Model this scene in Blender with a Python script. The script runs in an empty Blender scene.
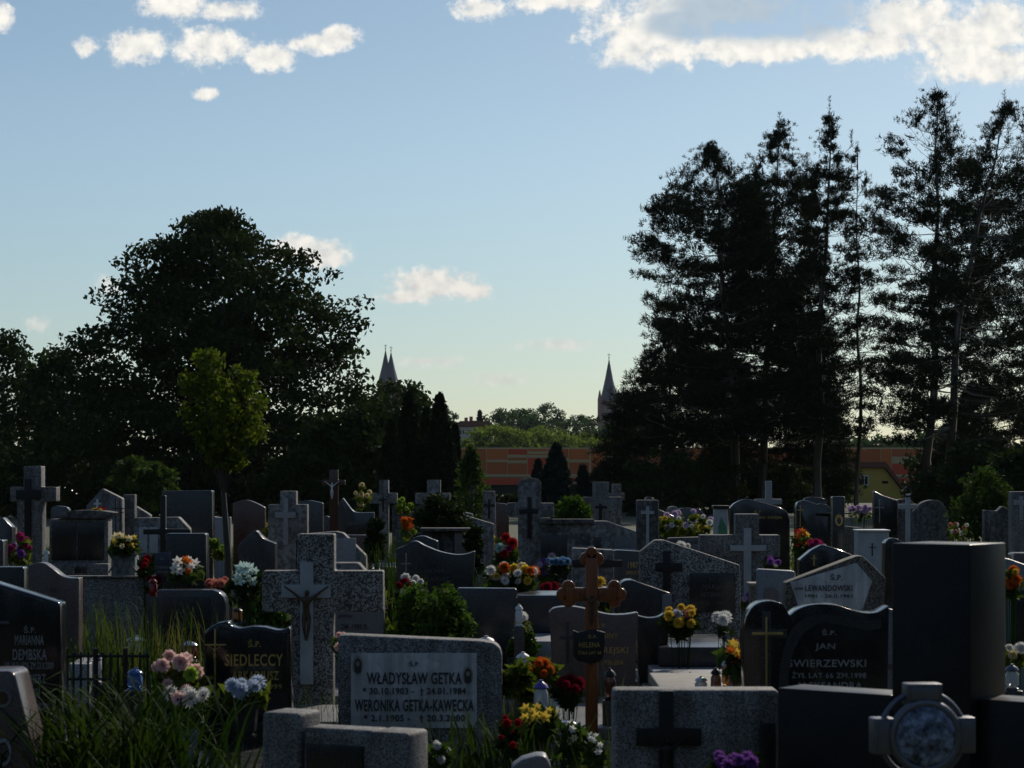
import bpy, bmesh, math, random
import numpy as np
from mathutils import Vector, Matrix

F = 2200.0      # focal length of the lens, in pixels of a 1024 px wide picture
HZ = 478.0      # row of the horizon
CAMZ = 1.65
R = math.radians
rnd = random.Random(7)
C = bpy.context.scene.collection
scene = bpy.context.scene

def W(px, D): return (px - 512.0) / F * D
def Zt(py, D): return CAMZ - (py - HZ) / F * D

# ------------------------------------------------------------------ objects
def tag(o, label=None, cat=None, group=None, kind=None):
    if label: o['label'] = label
    if cat: o['category'] = cat
    if group: o['group'] = group
    if kind: o['kind'] = kind
    return o

def thing(name, label, cat, loc=(0, 0, 0), rz=0.0, group=None):
    o = bpy.data.objects.new(name, None)
    o.empty_display_size = .1
    C.objects.link(o)
    o.location = loc
    o.rotation_euler = (0, 0, rz)
    return tag(o, label, cat, group)

def link(name, me, parent=None, mat=None):
    o = bpy.data.objects.new(name, me)
    C.objects.link(o)
    if mat is not None and not me.materials: me.materials.append(mat)
    if parent: o.parent = parent
    return o

class MB:
    """collects simple shapes into ONE mesh"""
    def __init__(s): s.v = []; s.f = []
    def add(s, vs, fs):
        n = len(s.v); s.v += [tuple(p) for p in vs]
        s.f += [tuple(i + n for i in f) for f in fs]; return s
    def box(s, x0, x1, y0, y1, z0, z1):
        return s.add([(x0,y0,z0),(x1,y0,z0),(x1,y1,z0),(x0,y1,z0),(x0,y0,z1),(x1,y0,z1),(x1,y1,z1),(x0,y1,z1)],
                     [(0,3,2,1),(4,5,6,7),(0,1,5,4),(1,2,6,5),(2,3,7,6),(3,0,4,7)])
    def tube(s, pts, rad, seg=6, cap=True):
        pts = [Vector(p) for p in pts]; n = len(pts); vs = []; fs = []
        for i, p in enumerate(pts):
            d = (pts[min(i+1, n-1)] - pts[max(i-1, 0)])
            d = d.normalized() if d.length > 1e-9 else Vector((0,0,1))
            a = d.orthogonal().normalized() if abs(d.z) < .9 else Vector((1,0,0)) - d*d.x
            a.normalize(); b = d.cross(a)
            r = rad[i] if hasattr(rad, '__len__') else rad
            for k in range(seg):
                t = 2*math.pi*k/seg
                vs.append(p + a*math.cos(t)*r + b*math.sin(t)*r)
        for i in range(n-1):
            for k in range(seg):
                k2 = (k+1) % seg
                fs.append((i*seg+k, i*seg+k2, (i+1)*seg+k2, (i+1)*seg+k))
        if cap:
            fs.append(tuple(range(seg))[::-1]); fs.append(tuple((n-1)*seg+k for k in range(seg)))
        return s.add(vs, fs)
    def lathe(s, prof, seg=16, c=(0,0,0), sx=1, sy=1):
        vs = []; fs = []
        for r, z in prof:
            for k in range(seg):
                t = 2*math.pi*k/seg
                vs.append((c[0]+r*sx*math.cos(t), c[1]+r*sy*math.sin(t), c[2]+z))
        n = len(prof)
        for i in range(n-1):
            for k in range(seg):
                k2 = (k+1) % seg
                fs.append((i*seg+k, i*seg+k2, (i+1)*seg+k2, (i+1)*seg+k))
        fs.append(tuple(range(seg))[::-1]); fs.append(tuple((n-1)*seg+k for k in range(seg)))
        return s.add(vs, fs)
    def prism(s, poly, y0, y1):
        """polygon in x,z extruded along y"""
        n = len(poly)
        vs = [(x, y0, z) for x, z in poly] + [(x, y1, z) for x, z in poly]
        fs = [tuple(range(n)), tuple(range(n, 2*n))[::-1]]
        fs += [(i, i+n, (i+1) % n + n, (i+1) % n) for i in range(n)]
        return s.add(vs, fs)
    def mesh(s, name, smooth=False):
        me = bpy.data.meshes.new(name); me.from_pydata(s.v, [], s.f)
        bm = bmesh.new(); bm.from_mesh(me); bmesh.ops.recalc_face_normals(bm, faces=bm.faces)
        bm.to_mesh(me); bm.free()
        if smooth:
            me.polygons.foreach_set('use_smooth', [True]*len(me.polygons))
            me.set_sharp_from_angle(angle=R(40))
        return me
    def build(s, name, mat, parent=None, smooth=False, bev=0):
        me = s.mesh(name, smooth)
        if bev:
            bevel(me, bev)
        return link(name, me, parent, mat)

def bevel(me, off, ang=25, seg=3):
    bm = bmesh.new(); bm.from_mesh(me)
    bmesh.ops.recalc_face_normals(bm, faces=bm.faces)
    es = [e for e in bm.edges if len(e.link_faces) == 2 and e.calc_face_angle(0) > R(ang)]
    bmesh.ops.bevel(bm, geom=es, offset=off, segments=seg, profile=.5, affect='EDGES', clamp_overlap=True)
    bm.normal_update()
    for f in bm.faces: f.smooth = not (abs(f.normal.y) > .995 or f.calc_area() > .02)
    bm.to_mesh(me); bm.free()
    me.set_sharp_from_angle(angle=R(50))

def arr_mesh(name, V, Fs):
    """fast mesh from numpy: V (n,3), Fs (m,k) with constant k"""
    me = bpy.data.meshes.new(name)
    V = np.asarray(V, dtype=np.float32); Fs = np.asarray(Fs, dtype=np.int32)
    m, k = Fs.shape
    me.vertices.add(len(V)); me.vertices.foreach_set('co', V.ravel())
    me.loops.add(m*k); me.loops.foreach_set('vertex_index', Fs.ravel())
    me.polygons.add(m)
    me.polygons.foreach_set('loop_start', np.arange(0, m*k, k, dtype=np.int32))
    me.update(calc_edges=True); me.validate()
    return me

# ------------------------------------------------------------------ materials
def newmat(name):
    m = bpy.data.materials.new(name); m.use_nodes = True
    nt = m.node_tree; b = nt.nodes['Principled BSDF']
    return m, nt, b
def nd(nt, t, **kw):
    n = nt.nodes.new(t)
    for k, v in kw.items():
        if k in n.inputs: n.inputs[k].default_value = v
        else: setattr(n, k, v)
    return n
def ramp(nt, fac, stops):
    r = nt.nodes.new('ShaderNodeValToRGB'); el = r.color_ramp.elements
    while len(el) < len(stops): el.new(.5)
    for e, (p, c) in zip(el, stops):
        e.position = p; e.color = (c[0], c[1], c[2], 1)
    nt.links.new(fac, r.inputs[0]); return r.outputs[0]
def mixc(nt, fac, a, b, mode='MIX'):
    m = nt.nodes.new('ShaderNodeMix'); m.data_type = 'RGBA'; m.blend_type = mode
    for sock, v in ((m.inputs[0], fac), (m.inputs[6], a), (m.inputs[7], b)):
        if hasattr(v, 'links'): nt.links.new(v, sock)
        elif isinstance(v, (int, float)): sock.default_value = v
        else: sock.default_value = (v[0], v[1], v[2], 1)
    return m.outputs[2]
def objco(nt):
    """object coordinates moved by a random amount for each object, so copies differ"""
    tc = nd(nt, 'ShaderNodeTexCoord'); oi = nd(nt, 'ShaderNodeObjectInfo')
    mu = nd(nt, 'ShaderNodeMath', operation='MULTIPLY'); mu.inputs[1].default_value = 37.0
    nt.links.new(oi.outputs['Random'], mu.inputs[0])
    va = nd(nt, 'ShaderNodeVectorMath', operation='ADD')
    nt.links.new(tc.outputs['Object'], va.inputs[0]); nt.links.new(mu.outputs[0], va.inputs[1])
    return va.outputs[0], oi.outputs['Random']
def noise(nt, co, sc, det=3, rough=.6):
    n = nd(nt, 'ShaderNodeTexNoise'); n.inputs['Scale'].default_value = sc
    n.inputs['Detail'].default_value = det; n.inputs['Roughness'].default_value = rough
    nt.links.new(co, n.inputs['Vector']); return n.outputs['Fac']

def plain(name, col, rough=.6, spec=.5, metal=0, var=.25):
    m, nt, b = newmat(name)
    co, rn = objco(nt)
    n = noise(nt, co, 9, 4)
    c = ramp(nt, n, [(.25, [x*(1-var) for x in col]), (.75, [min(1, x*(1+var)) for x in col])])
    nt.links.new(c, b.inputs['Base Color'])
    b.inputs['Roughness'].default_value = rough; b.inputs['Metallic'].default_value = metal
    b.inputs['Specular IOR Level'].default_value = spec
    return m

def terrazzo(name, light, dark, base, scale=55, rough=.75, grime=.6, cut=.47):
    """cast stone with chips of two tones, grime and lichen"""
    m, nt, b = newmat(name); co, rn = objco(nt)
    v = nd(nt, 'ShaderNodeTexVoronoi'); v.inputs['Scale'].default_value = scale
    nt.links.new(co, v.inputs['Vector'])
    sep = nd(nt, 'ShaderNodeSeparateColor'); nt.links.new(v.outputs['Color'], sep.inputs[0])
    c = ramp(nt, sep.outputs[0], [(cut-.12, dark), (cut, base), (.82, light)])
    g = noise(nt, co, 3.2, 6, .7)
    gf = ramp(nt, g, [(.38, (1,1,1)), (.66, (grime,)*3)])
    c2 = mixc(nt, 1.0, c, gf, 'MULTIPLY')
    mp = nd(nt, 'ShaderNodeMapping'); mp.inputs['Scale'].default_value = (17, 17, 1.3); nt.links.new(co, mp.inputs[0])
    st = noise(nt, mp.outputs[0], 1.0, 5, .6)      # rain streaks
    c2 = mixc(nt, 1.0, c2, ramp(nt, st, [(.42, (1,1,1)), (.64, (.62,.6,.57))]), 'MULTIPLY')
    l = noise(nt, co, 14, 4, .7)
    lf = ramp(nt, l, [(.66, (0,0,0)), (.74, (.55,)*3)])
    c3 = mixc(nt, lf, c2, (.13, .13, .07))
    nt.links.new(c3, b.inputs['Base Color'])
    b.inputs['Roughness'].default_value = rough
    b.inputs['Specular IOR Level'].default_value = .35
    bp = nd(nt, 'ShaderNodeBump'); bp.inputs['Strength'].default_value = .25; bp.inputs['Distance'].default_value = .004
    nt.links.new(sep.outputs[1], bp.inputs['Height']); nt.links.new(bp.outputs[0], b.inputs['Normal'])
    return m

def granite(name, col, rough=.22, speck=.35, scale=160):
    """polished granite with fine grain and slight dust"""
    m, nt, b = newmat(name); co, rn = objco(nt)
    n = noise(nt, co, scale, 2, .8)
    c = ramp(nt, n, [(.35, [x*(1-speck) for x in col]), (.52, col), (.68, [x*(1+speck*1.6) for x in col])])
    d = noise(nt, co, 4, 5, .65)
    df = ramp(nt, d, [(.5, (0,0,0)), (.8, (.12,)*3)])
    c2 = mixc(nt, df, c, (.12, .115, .1))
    nt.links.new(c2, b.inputs['Base Color'])
    rr = nd(nt, 'ShaderNodeMapRange'); rr.inputs[1].default_value = .3; rr.inputs[2].default_value = .75
    rr.inputs[3].default_value = rough; rr.inputs[4].default_value = rough + .14
    nt.links.new(d, rr.inputs[0]); nt.links.new(rr.outputs[0], b.inputs['Roughness'])
    return m

def leafmat(name, a, bcol, trans=.35, rough=.75, tint=(1.2, 1.25, .55)):
    """leaf: diffuse with some light let through, tone varying from leaf to leaf"""
    m, nt, b = newmat(name)
    g = nd(nt, 'ShaderNodeNewGeometry')
    c = ramp(nt, g.outputs['Random Per Island'], [(.0, a), (1., bcol)])
    nt.links.new(c, b.inputs['Base Color']); b.inputs['Roughness'].default_value = rough
    b.inputs['Specular IOR Level'].default_value = .04
    if trans:
        t = nd(nt, 'ShaderNodeBsdfTranslucent'); mx = nd(nt, 'ShaderNodeMixShader')
        tc = mixc(nt, 1.0, c, tint, 'MULTIPLY')
        nt.links.new(tc, t.inputs[0]); mx.inputs[0].default_value = trans
        nt.links.new(b.outputs[0], mx.inputs[1]); nt.links.new(t.outputs[0], mx.inputs[2])
        nt.links.new(mx.outputs[0], nt.nodes['Material Output'].inputs[0])
    return m

M = {}
M['terrazzo'] = terrazzo('grey terrazzo', (.34,.34,.35), (.085,.083,.083), (.175,.17,.168), 170)
M['terrazzo_coarse'] = terrazzo('coarse terrazzo', (.42,.42,.41), (.06,.058,.058), (.185,.18,.177), 125)
M['terrazzo_fine'] = terrazzo('fine terrazzo', (.36,.355,.355), (.09,.088,.09), (.22,.216,.216), 260)
M['terrazzo_brown'] = terrazzo('brownish terrazzo', (.3,.27,.23), (.05,.045,.04), (.17,.15,.125), 170)
M['concrete'] = terrazzo('weathered cast stone', (.3,.295,.295), (.16,.157,.158), (.24,.235,.235), 30, .85, .55)
M['concrete_dark'] = terrazzo('dark weathered cast stone', (.17,.17,.17), (.08,.08,.085), (.12,.12,.125), 30, .85, .5)
M['marble'] = terrazzo('pale marble panel', (.62,.63,.63), (.5,.51,.52), (.57,.58,.585), 9, .5, .72)
M['black'] = granite('black granite', (.011,.011,.014), .09)
M['black_dull'] = granite('honed black granite', (.011,.0105,.013), .3); M['black_dull'].node_tree.nodes['Principled BSDF'].inputs['Specular IOR Level'].default_value = .22
M['black_matt'] = granite('dull black granite', (.013,.013,.016), .2)
M['darkgrey'] = granite('dark grey granite', (.035,.035,.04), .18, .5)
M['midgrey'] = granite('grey granite', (.13,.13,.14), .4, .45)
M['palegrey'] = granite('pale grey granite', (.27,.27,.29), .45, .35)
M['brown'] = granite('brown granite', (.095,.068,.066), .2, .5)
M['red'] = granite('red brown granite', (.07,.025,.018), .2, .5)
M['blueg'] = granite('blue grey granite', (.15,.18,.21), .4, .4)
M['gold'] = plain('gold lettering', (.42,.3,.11), .4, .5, .6)
M['silver'] = plain('silver grey lettering', (.24,.24,.25), .5)
M['faint'] = plain('worn grey lettering', (.06,.06,.062), .5)
M['lead'] = plain('dark lettering', (.03,.03,.035), .6)
M['white'] = plain('white painted stone', (.62,.64,.66), .5, var=.12)
M['stoneblue'] = plain('pale blue grey stone', (.32,.345,.37), .6, var=.2)
M['iron'] = plain('black iron', (.012,.012,.013), .45, .5, .3)
M['pewter'] = plain('pewter coloured metal', (.13,.135,.16), .42, .5, .75)
M['bronze'] = plain('bronze', (.07,.05,.028), .42, .5, .6)
M['chrome'] = plain('polished steel', (.6,.6,.62), .15, .5, 1)
def woodmat(name, a, b_):
    m, nt, b = newmat(name)
    tc = nd(nt, 'ShaderNodeTexCoord'); mp = nd(nt, 'ShaderNodeMapping')
    mp.inputs['Scale'].default_value = (40, 40, 3); nt.links.new(tc.outputs['Object'], mp.inputs[0])
    n = noise(nt, mp.outputs[0], 1.4, 5); c = ramp(nt, n, [(.3, a), (.7, b_)])
    nt.links.new(c, b.inputs['Base Color']); b.inputs['Roughness'].default_value = .28
    return m
M['wood'] = woodmat('varnished red brown wood', (.13,.034,.01), (.29,.08,.023))
M['darkwood'] = woodmat('dark stained wood', (.035,.013,.008), (.075,.026,.014))
M['bark'] = woodmat('grey brown bark', (.018,.016,.014), (.04,.034,.028))
M['palebark'] = woodmat('grey young bark', (.03,.027,.024), (.06,.054,.048))
M['pinebark'] = woodmat('reddish pine bark', (.022,.012,.008), (.046,.024,.015))
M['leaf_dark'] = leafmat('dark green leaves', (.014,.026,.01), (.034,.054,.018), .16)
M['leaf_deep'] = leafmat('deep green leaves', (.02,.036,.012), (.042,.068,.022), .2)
M['leaf_mid'] = leafmat('mid green leaves', (.03,.055,.016), (.06,.1,.03), .3)
M['leaf_bright'] = leafmat('fresh yellow green leaves', (.07,.105,.016), (.12,.15,.03), .35)
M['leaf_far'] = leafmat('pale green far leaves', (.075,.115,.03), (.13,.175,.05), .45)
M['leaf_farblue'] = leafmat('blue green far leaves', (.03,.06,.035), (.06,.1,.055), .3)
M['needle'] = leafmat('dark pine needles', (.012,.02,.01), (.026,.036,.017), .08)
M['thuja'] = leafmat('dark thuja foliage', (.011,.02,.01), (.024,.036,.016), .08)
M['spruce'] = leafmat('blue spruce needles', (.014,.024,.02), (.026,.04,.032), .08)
M['grass'] = leafmat('grass blades', (.03,.055,.012), (.08,.11,.03), .35)
M['drygrass'] = leafmat('dry grass stalks', (.09,.085,.04), (.16,.14,.07), .3)
M['lily_leaf'] = leafmat('long green leaves', (.014,.034,.008), (.036,.062,.015), .3)
M['blade'] = leafmat('stiff grey green leaves', (.025,.045,.025), (.045,.065,.036), .15)
M['boxleaf'] = leafmat('bush leaves', (.035,.075,.014), (.07,.12,.028), .3)
def petal(name, c): M[name] = leafmat(name + ' petals', [x*.85 for x in c], c, .35, .7, (1, 1, 1))
for n_, c_ in dict(p_pink=(.84,.6,.56), p_white=(.74,.74,.72), p_blue=(.16,.3,.5), p_palblue=(.5,.58,.72), p_red=(.36,.015,.02),
                   p_yellow=(.7,.5,.07), p_cream=(.72,.62,.36), p_orange=(.6,.14,.02), p_purple=(.25,.1,.4), p_magenta=(.35,.03,.14),
                   p_salmon=(.55,.22,.17), p_mauve=(.58,.44,.64), p_aqua=(.5,.68,.66), p_lime=(.35,.5,.08), p_wine=(.22,.012,.03)).items(): petal(n_, c_)
def glassy(name, col): 
    m, nt, b = newmat(name); b.inputs['Base Color'].default_value = (*col, 1); b.inputs['Roughness'].default_value = .12
    b.inputs['Transmission Weight'].default_value = .45; b.inputs['IOR'].default_value = 1.45; return m
M['g_red'] = glassy('red glass', (.35,.02,.02)); M['g_blue'] = glassy('blue glass', (.1,.22,.55)); M['g_amber'] = glassy('amber glass', (.55,.2,.04))
M['g_brown'] = glassy('brown glass', (.12,.06,.04)); M['g_clear'] = glassy('milky glass', (.6,.62,.65))
M['plastic_grey'] = plain('grey plastic', (.2,.21,.21), .5); M['plastic_black'] = plain('black plastic', (.012,.012,.012), .5)
M['violet'] = plain('violet plastic', (.08,.06,.3), .4); M['stone_pale'] = plain('pale stone slab', (.24,.23,.2), .8)
# ------------------------------------------------------------------ camera, sun, sky
cam = bpy.data.objects.new('camera', bpy.data.cameras.new('camera')); C.objects.link(cam)
cam.location = (0, 0, CAMZ); cam.rotation_euler = (R(90), 0, 0)
cam.data.sensor_width = 36; cam.data.lens = F / 1024 * 36
cam.data.shift_y = (HZ - 384) / 1024
cam.data.dof.use_dof = True; cam.data.dof.focus_distance = 32; cam.data.dof.aperture_fstop = 10
cam.data.clip_start = .1; cam.data.clip_end = 9000
scene.camera = cam
SUN_AZ, SUN_EL = 26.0, 33.0          # degrees right of the view, above the horizon
sd = Vector((math.sin(R(SUN_AZ))*math.cos(R(SUN_EL)), math.cos(R(SUN_AZ))*math.cos(R(SUN_EL)), math.sin(R(SUN_EL))))
sl = bpy.data.lights.new('sun', 'SUN'); sl.energy = 4.2; sl.angle = R(.5); sl.color = (1, .9, .76)
so = bpy.data.objects.new('sun', sl); C.objects.link(so); so.rotation_euler = sd.to_track_quat('Z', 'Y').to_euler()
so.location = sd * 200

scene.view_settings.view_transform = 'Standard'
scene.view_settings.look = 'None'
scene.view_settings.exposure = EXPOSURE = -.27
scene.view_settings.gamma = 1

wd = bpy.data.worlds.new('World'); scene.world = wd; wd.use_nodes = True
wn = wd.node_tree; bg = wn.nodes['Background']; bg.inputs[1].default_value = .1
sky = nd(wn, 'ShaderNodeTexSky', sky_type='NISHITA', sun_disc=False)
sky.sun_elevation = R(SUN_EL); sky.sun_rotation = R(SUN_AZ)
sky.altitude = 100; sky.air_density = .78; sky.dust_density = .35; sky.ozone_density = .6
# clouds: sunlit cumulus, each given by its direction (x/y, z/y) and angular half size, in 1/2200
tc = nd(wn, 'ShaderNodeTexCoord'); sp = nd(wn, 'ShaderNodeSeparateXYZ'); wn.links.new(tc.outputs['Generated'], sp.inputs[0])
def mth(op, a, b=None, clamp=False):
    m = nd(wn, 'ShaderNodeMath', operation=op, use_clamp=clamp)
    for i, v in enumerate((a, b)):
        if v is None: continue
        if hasattr(v, 'links'): wn.links.new(v, m.inputs[i])
        else: m.inputs[i].default_value = v
    return m.outputs[0]
ys = mth('MAXIMUM', sp.outputs[1], .02)
cv = nd(wn, 'ShaderNodeCombineXYZ')
wn.links.new(mth('DIVIDE', sp.outputs[0], ys), cv.inputs[0]); wn.links.new(mth('DIVIDE', sp.outputs[2], ys), cv.inputs[1])
uv = nd(wn, 'ShaderNodeVectorMath', operation='SCALE'); uv.inputs['Scale'].default_value = F; wn.links.new(cv.outputs[0], uv.inputs[0])
uv = uv.outputs[0]
def cloud(lst):
    acc = None
    for (px, py, a, b) in lst:
        s1 = nd(wn, 'ShaderNodeVectorMath', operation='SUBTRACT'); wn.links.new(uv, s1.inputs[0]); s1.inputs[1].default_value = (px-512, HZ-py, 0)
        s2 = nd(wn, 'ShaderNodeVectorMath', operation='MULTIPLY'); wn.links.new(s1.outputs[0], s2.inputs[0]); s2.inputs[1].default_value = (1/a, 1/b, 0)
        s3 = nd(wn, 'ShaderNodeVectorMath', operation='LENGTH'); wn.links.new(s2.outputs[0], s3.inputs[0])
        v = mth('SUBTRACT', 1.0, s3.outputs['Value'])
        acc = v if acc is None else mth('MAXIMUM', acc, v)
    return acc
strong = [(-4,18,26,20),(172,6,42,18),(228,11,38,13),(87,48,17,14),(136,46,38,24),(212,48,52,27),(266,57,34,19),(318,43,46,13),(340,38,30,16),
          (207,94,17,8),(482,8,38,14),(556,0,66,15),(650,34,84,42),(700,8,130,20),(760,48,150,18),(860,42,90,26),(905,18,90,28),(960,34,80,40),(985,64,96,28),(1000,25,60,34),
          (300,250,58,18),(322,256,36,15),(432,286,66,21),(470,291,34,12),(405,296,44,9)]
faint = [(112,286,30,14),(38,325,20,11),(428,362,48,8),(500,379,34,12),(90,355,60,10),(560,345,60,9),(640,60,60,12)]
grey = [(765,12,125,34),(690,24,56,20)]
n1 = nd(wn, 'ShaderNodeTexNoise'); n1.inputs['Scale'].default_value = .03; n1.inputs['Detail'].default_value = 10; n1.inputs['Roughness'].default_value = .66
wn.links.new(uv, n1.inputs['Vector'])
nn = mth('MULTIPLY', mth('SUBTRACT', n1.outputs['Fac'], .5), 1.9)
n3 = nd(wn, 'ShaderNodeTexNoise'); n3.inputs['Scale'].default_value = .11; n3.inputs['Detail'].default_value = 6; n3.inputs['Roughness'].default_value = .6; wn.links.new(uv, n3.inputs['Vector'])
nn = mth('ADD', nn, mth('MULTIPLY', mth('SUBTRACT', n3.outputs['Fac'], .5), .75))
def step(v, a, b):
    m = nd(wn, 'ShaderNodeMapRange', interpolation_type='SMOOTHSTEP'); wn.links.new(v, m.inputs[0])
    m.inputs[1].default_value = a; m.inputs[2].default_value = b; return m.outputs[0]
front = step(sp.outputs[1], .3, .5)
ds = step(mth('ADD', cloud(strong), nn), .02, .62)
df = mth('MULTIPLY', step(mth('ADD', cloud(faint), nn), .0, .9), .6)
dens = mth('MULTIPLY', mth('MAXIMUM', ds, df), front)
gr = step(mth('ADD', cloud(grey), mth('MULTIPLY', nn, .3)), -.1, .45)
n2 = nd(wn, 'ShaderNodeTexNoise'); n2.inputs['Scale'].default_value = .06; n2.inputs['Detail'].default_value = 5; wn.links.new(uv, n2.inputs['Vector'])
body = ramp(wn, n2.outputs['Fac'], [(.3, (8.6, 8.7, 8.6)), (.62, (12.2, 11.8, 10.9))])
ccol = mixc(wn, mth('MULTIPLY', gr, .86), body, (4.9, 6.3, 7.6))
skyc = mixc(wn, 1.0, sky.outputs[0], (.99, 1.04, .985), 'MULTIPLY')
fin = mixc(wn, dens, skyc, ccol)
# the lowest air is hazier and dimmer than the sky model has it
lo = nd(wn, 'ShaderNodeMapRange', interpolation_type='SMOOTHSTEP'); wn.links.new(sp.outputs[2], lo.inputs[0]); lo.inputs[1].default_value = .0; lo.inputs[2].default_value = .17; lo.inputs[3].default_value = .74; lo.inputs[4].default_value = 1
fin = mixc(wn, 1.0, fin, lo.outputs[0], 'MULTIPLY')
wn.links.new(fin, bg.inputs[0])

# ------------------------------------------------------------------ ground
m, nt, b = newmat('sandy earth with sparse turf')
tcg = nd(nt, 'ShaderNodeTexCoord')
g1 = noise(nt, tcg.outputs['Object'], .6, 6, .7); g2 = noise(nt, tcg.outputs['Object'], 9, 5, .7)
cc = ramp(nt, g1, [(.35, (.045,.06,.022)), (.55, (.075,.08,.035)), (.7, (.09,.083,.05))])
cc = mixc(nt, .45, cc, ramp(nt, g2, [(.3, (.025,.03,.013)), (.7, (.085,.085,.045))]))
nt.links.new(cc, b.inputs['Base Color']); b.inputs['Roughness'].default_value = .95
gm = MB()
xs = [-4000, -400, -60, -20, 20, 60, 400, 4000]; yy = [-400, -40, 0, 20, 60, 150, 600, 7000]
for yv in yy:
    for xv in xs: gm.v.append((xv, yv, 0))
for i in range(7):
    for j in range(7): gm.f.append((i*8+j, i*8+j+1, (i+1)*8+j+1, (i+1)*8+j))
tag(gm.build('ground', m), kind='structure')

# ------------------------------------------------------------------ foliage
def leaf_cloud(name, centers, rc, per, size, seed, flat=.65, aspect=.55, droop=0):
    """many single leaves (rhombs) scattered round the given clump centres"""
    g = np.random.default_rng(seed)
    centers = np.asarray(centers, float); n = len(centers)*per
    c = np.repeat(centers, per, 0)
    rr = rc if np.isscalar(rc) else np.repeat(np.asarray(rc), per)[:, None]
    off = g.normal(size=(n, 3)); off /= np.linalg.norm(off, axis=1)[:, None]
    off *= (g.random((n, 1))**.45) * rr
    off[:, 2] *= flat
    P = c + off
    u = g.normal(size=(n, 3)); u[:, 2] -= droop; u /= np.linalg.norm(u, axis=1)[:, None]
    w = g.normal(size=(n, 3)); v = np.cross(u, w); v /= np.linalg.norm(v, axis=1)[:, None] + 1e-9
    s = size * (.6 + .8*g.random((n, 1)))
    u *= s*.5; v *= s*.5*aspect
    V = np.stack([P-u, P+v, P+u, P-v], 1).reshape(-1, 3)
    return arr_mesh(name, V, np.arange(n*4).reshape(-1, 4))

def crown_points(prof, n, seed, depth=1.0, core=.25):
    """clump centres inside a crown given by (z, x_left, x_right) rows"""
    g = np.random.default_rng(seed)
    prof = sorted(prof); z = np.array([p[0] for p in prof]); xl = np.array([p[1] for p in prof]); xr = np.array([p[2] for p in prof])
    out = []
    wmax = (xr-xl).max()
    while len(out) < n:
        zz = g.uniform(z[0], z[-1]); a = np.interp(zz, z, xl); b_ = np.interp(zz, z, xr)
        if g.random() > (b_-a)/wmax + .05: continue
        th = g.uniform(0, 2*math.pi); r = core + (1-core)*g.random()**.55
        r *= .86 + .2*g.random()
        out.append(((a+b_)/2 + (b_-a)/2*r*math.cos(th), (b_-a)/2*depth*r*math.sin(th), zz))
    return np.array(out)

def broadleaf(name, label, px, D, prof_px, base_py=None, n=240, per=60, rc=.75, leaf=.3, mat='leaf_dark', seed=1, trunk_r=.25, group=None,
              cat='tree', depth=1.0, flat=.6, limbs=14, core=.25, bark='bark', trunk_top=.7, lmin=.15):
    x0 = W(px, D)
    root = thing(name, label, cat, (x0, D, 0), 0, group)
    prof = [(Zt(py, D), W(a, D)-x0, W(b_, D)-x0) for py, a, b_ in prof_px]
    cs = crown_points(prof, n, seed, depth, core)
    me = leaf_cloud('crown', cs, rc, per, leaf, seed+50, flat)
    link('crown', me, root, M[mat])
    ztop = max(p[0] for p in prof); r = random.Random(seed)
    tb = MB()
    xt = (prof[-1][1]+prof[-1][2])/2 if prof[-1][0] > prof[0][0] else (prof[0][1]+prof[0][2])/2
    zt = ztop*trunk_top
    tp = [(0,0,0)] + [(xt*t*t*.6 + r.uniform(-.02,.02)*ztop*t*.4, r.uniform(-.02,.02)*ztop*.3, zt*t) for t in (.2,.45,.7,1)]
    tb.tube(tp, [trunk_r*1.25, trunk_r, trunk_r*.85, trunk_r*.6, trunk_r*.25], 9)
    zb = min(p[0] for p in prof)
    for i in range(limbs):
        c_ = cs[r.randrange(len(cs))]
        t = max(lmin, min(.95, (c_[2]*.72)/max(zt, .1))); k = min(int(t*4), 3); f = t*4-k
        k = min(k, len(tp)-2)
        s = Vector(tp[k]).lerp(Vector(tp[k+1]), f); e = Vector(c_)
        mid = s.lerp(e, .5) + Vector((0, 0, .08*(e-s).length))
        tb.tube([s, mid, e], [trunk_r*.4, trunk_r*.22, trunk_r*.06], 5)
    tb.build('trunk', M[bark], root, True)
    return root

def copy_tree(o, loc, rz, sc, label):
    c = o.copy(); C.objects.link(c); c.location = loc; c.rotation_euler = (0,0,rz); c.scale = (sc,sc,sc); c['label'] = label
    for ch in o.children:
        d = ch.copy(); C.objects.link(d); d.parent = c
    return c

def conifer_column(name, label, px, D, top_py, half_px, seed, mat='thuja', n=130, base_z=0.05, pw=.75, per=70, group=None, leaf=.16, cat='thuja'):
    """thuja: dense column of small sprays, narrowing to a point"""
    x0 = W(px, D); h = Zt(top_py, D); rw = half_px/F*D; g = np.random.default_rng(seed)
    root = thing(name, label, cat, (x0, D, 0), 0, group)
    cs = []
    for i in range(n):
        t = g.random()**.9; z = base_z + (h-base_z)*t
        r = rw*min(1, (1-t)**pw*1.15 + .02)*(.6+.4*g.random()**.5); th = g.uniform(0, 6.283)
        cs.append((r*math.cos(th), r*math.sin(th), z*.97))
    rcs = [max(.1, rw*.42*(1-c_[2]/h)**.5+.06) for c_ in cs]
    link('crown', leaf_cloud('crown', cs, rcs, per, leaf, seed+9, 1.5, .45), root, M[mat])
    tb = MB(); tb.tube([(0,0,0),(0,0,h*.45),(0,0,h*.93)], [rw*.16, rw*.1, .01], 6); tb.build('trunk', M['bark'], root)
    return root

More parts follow.
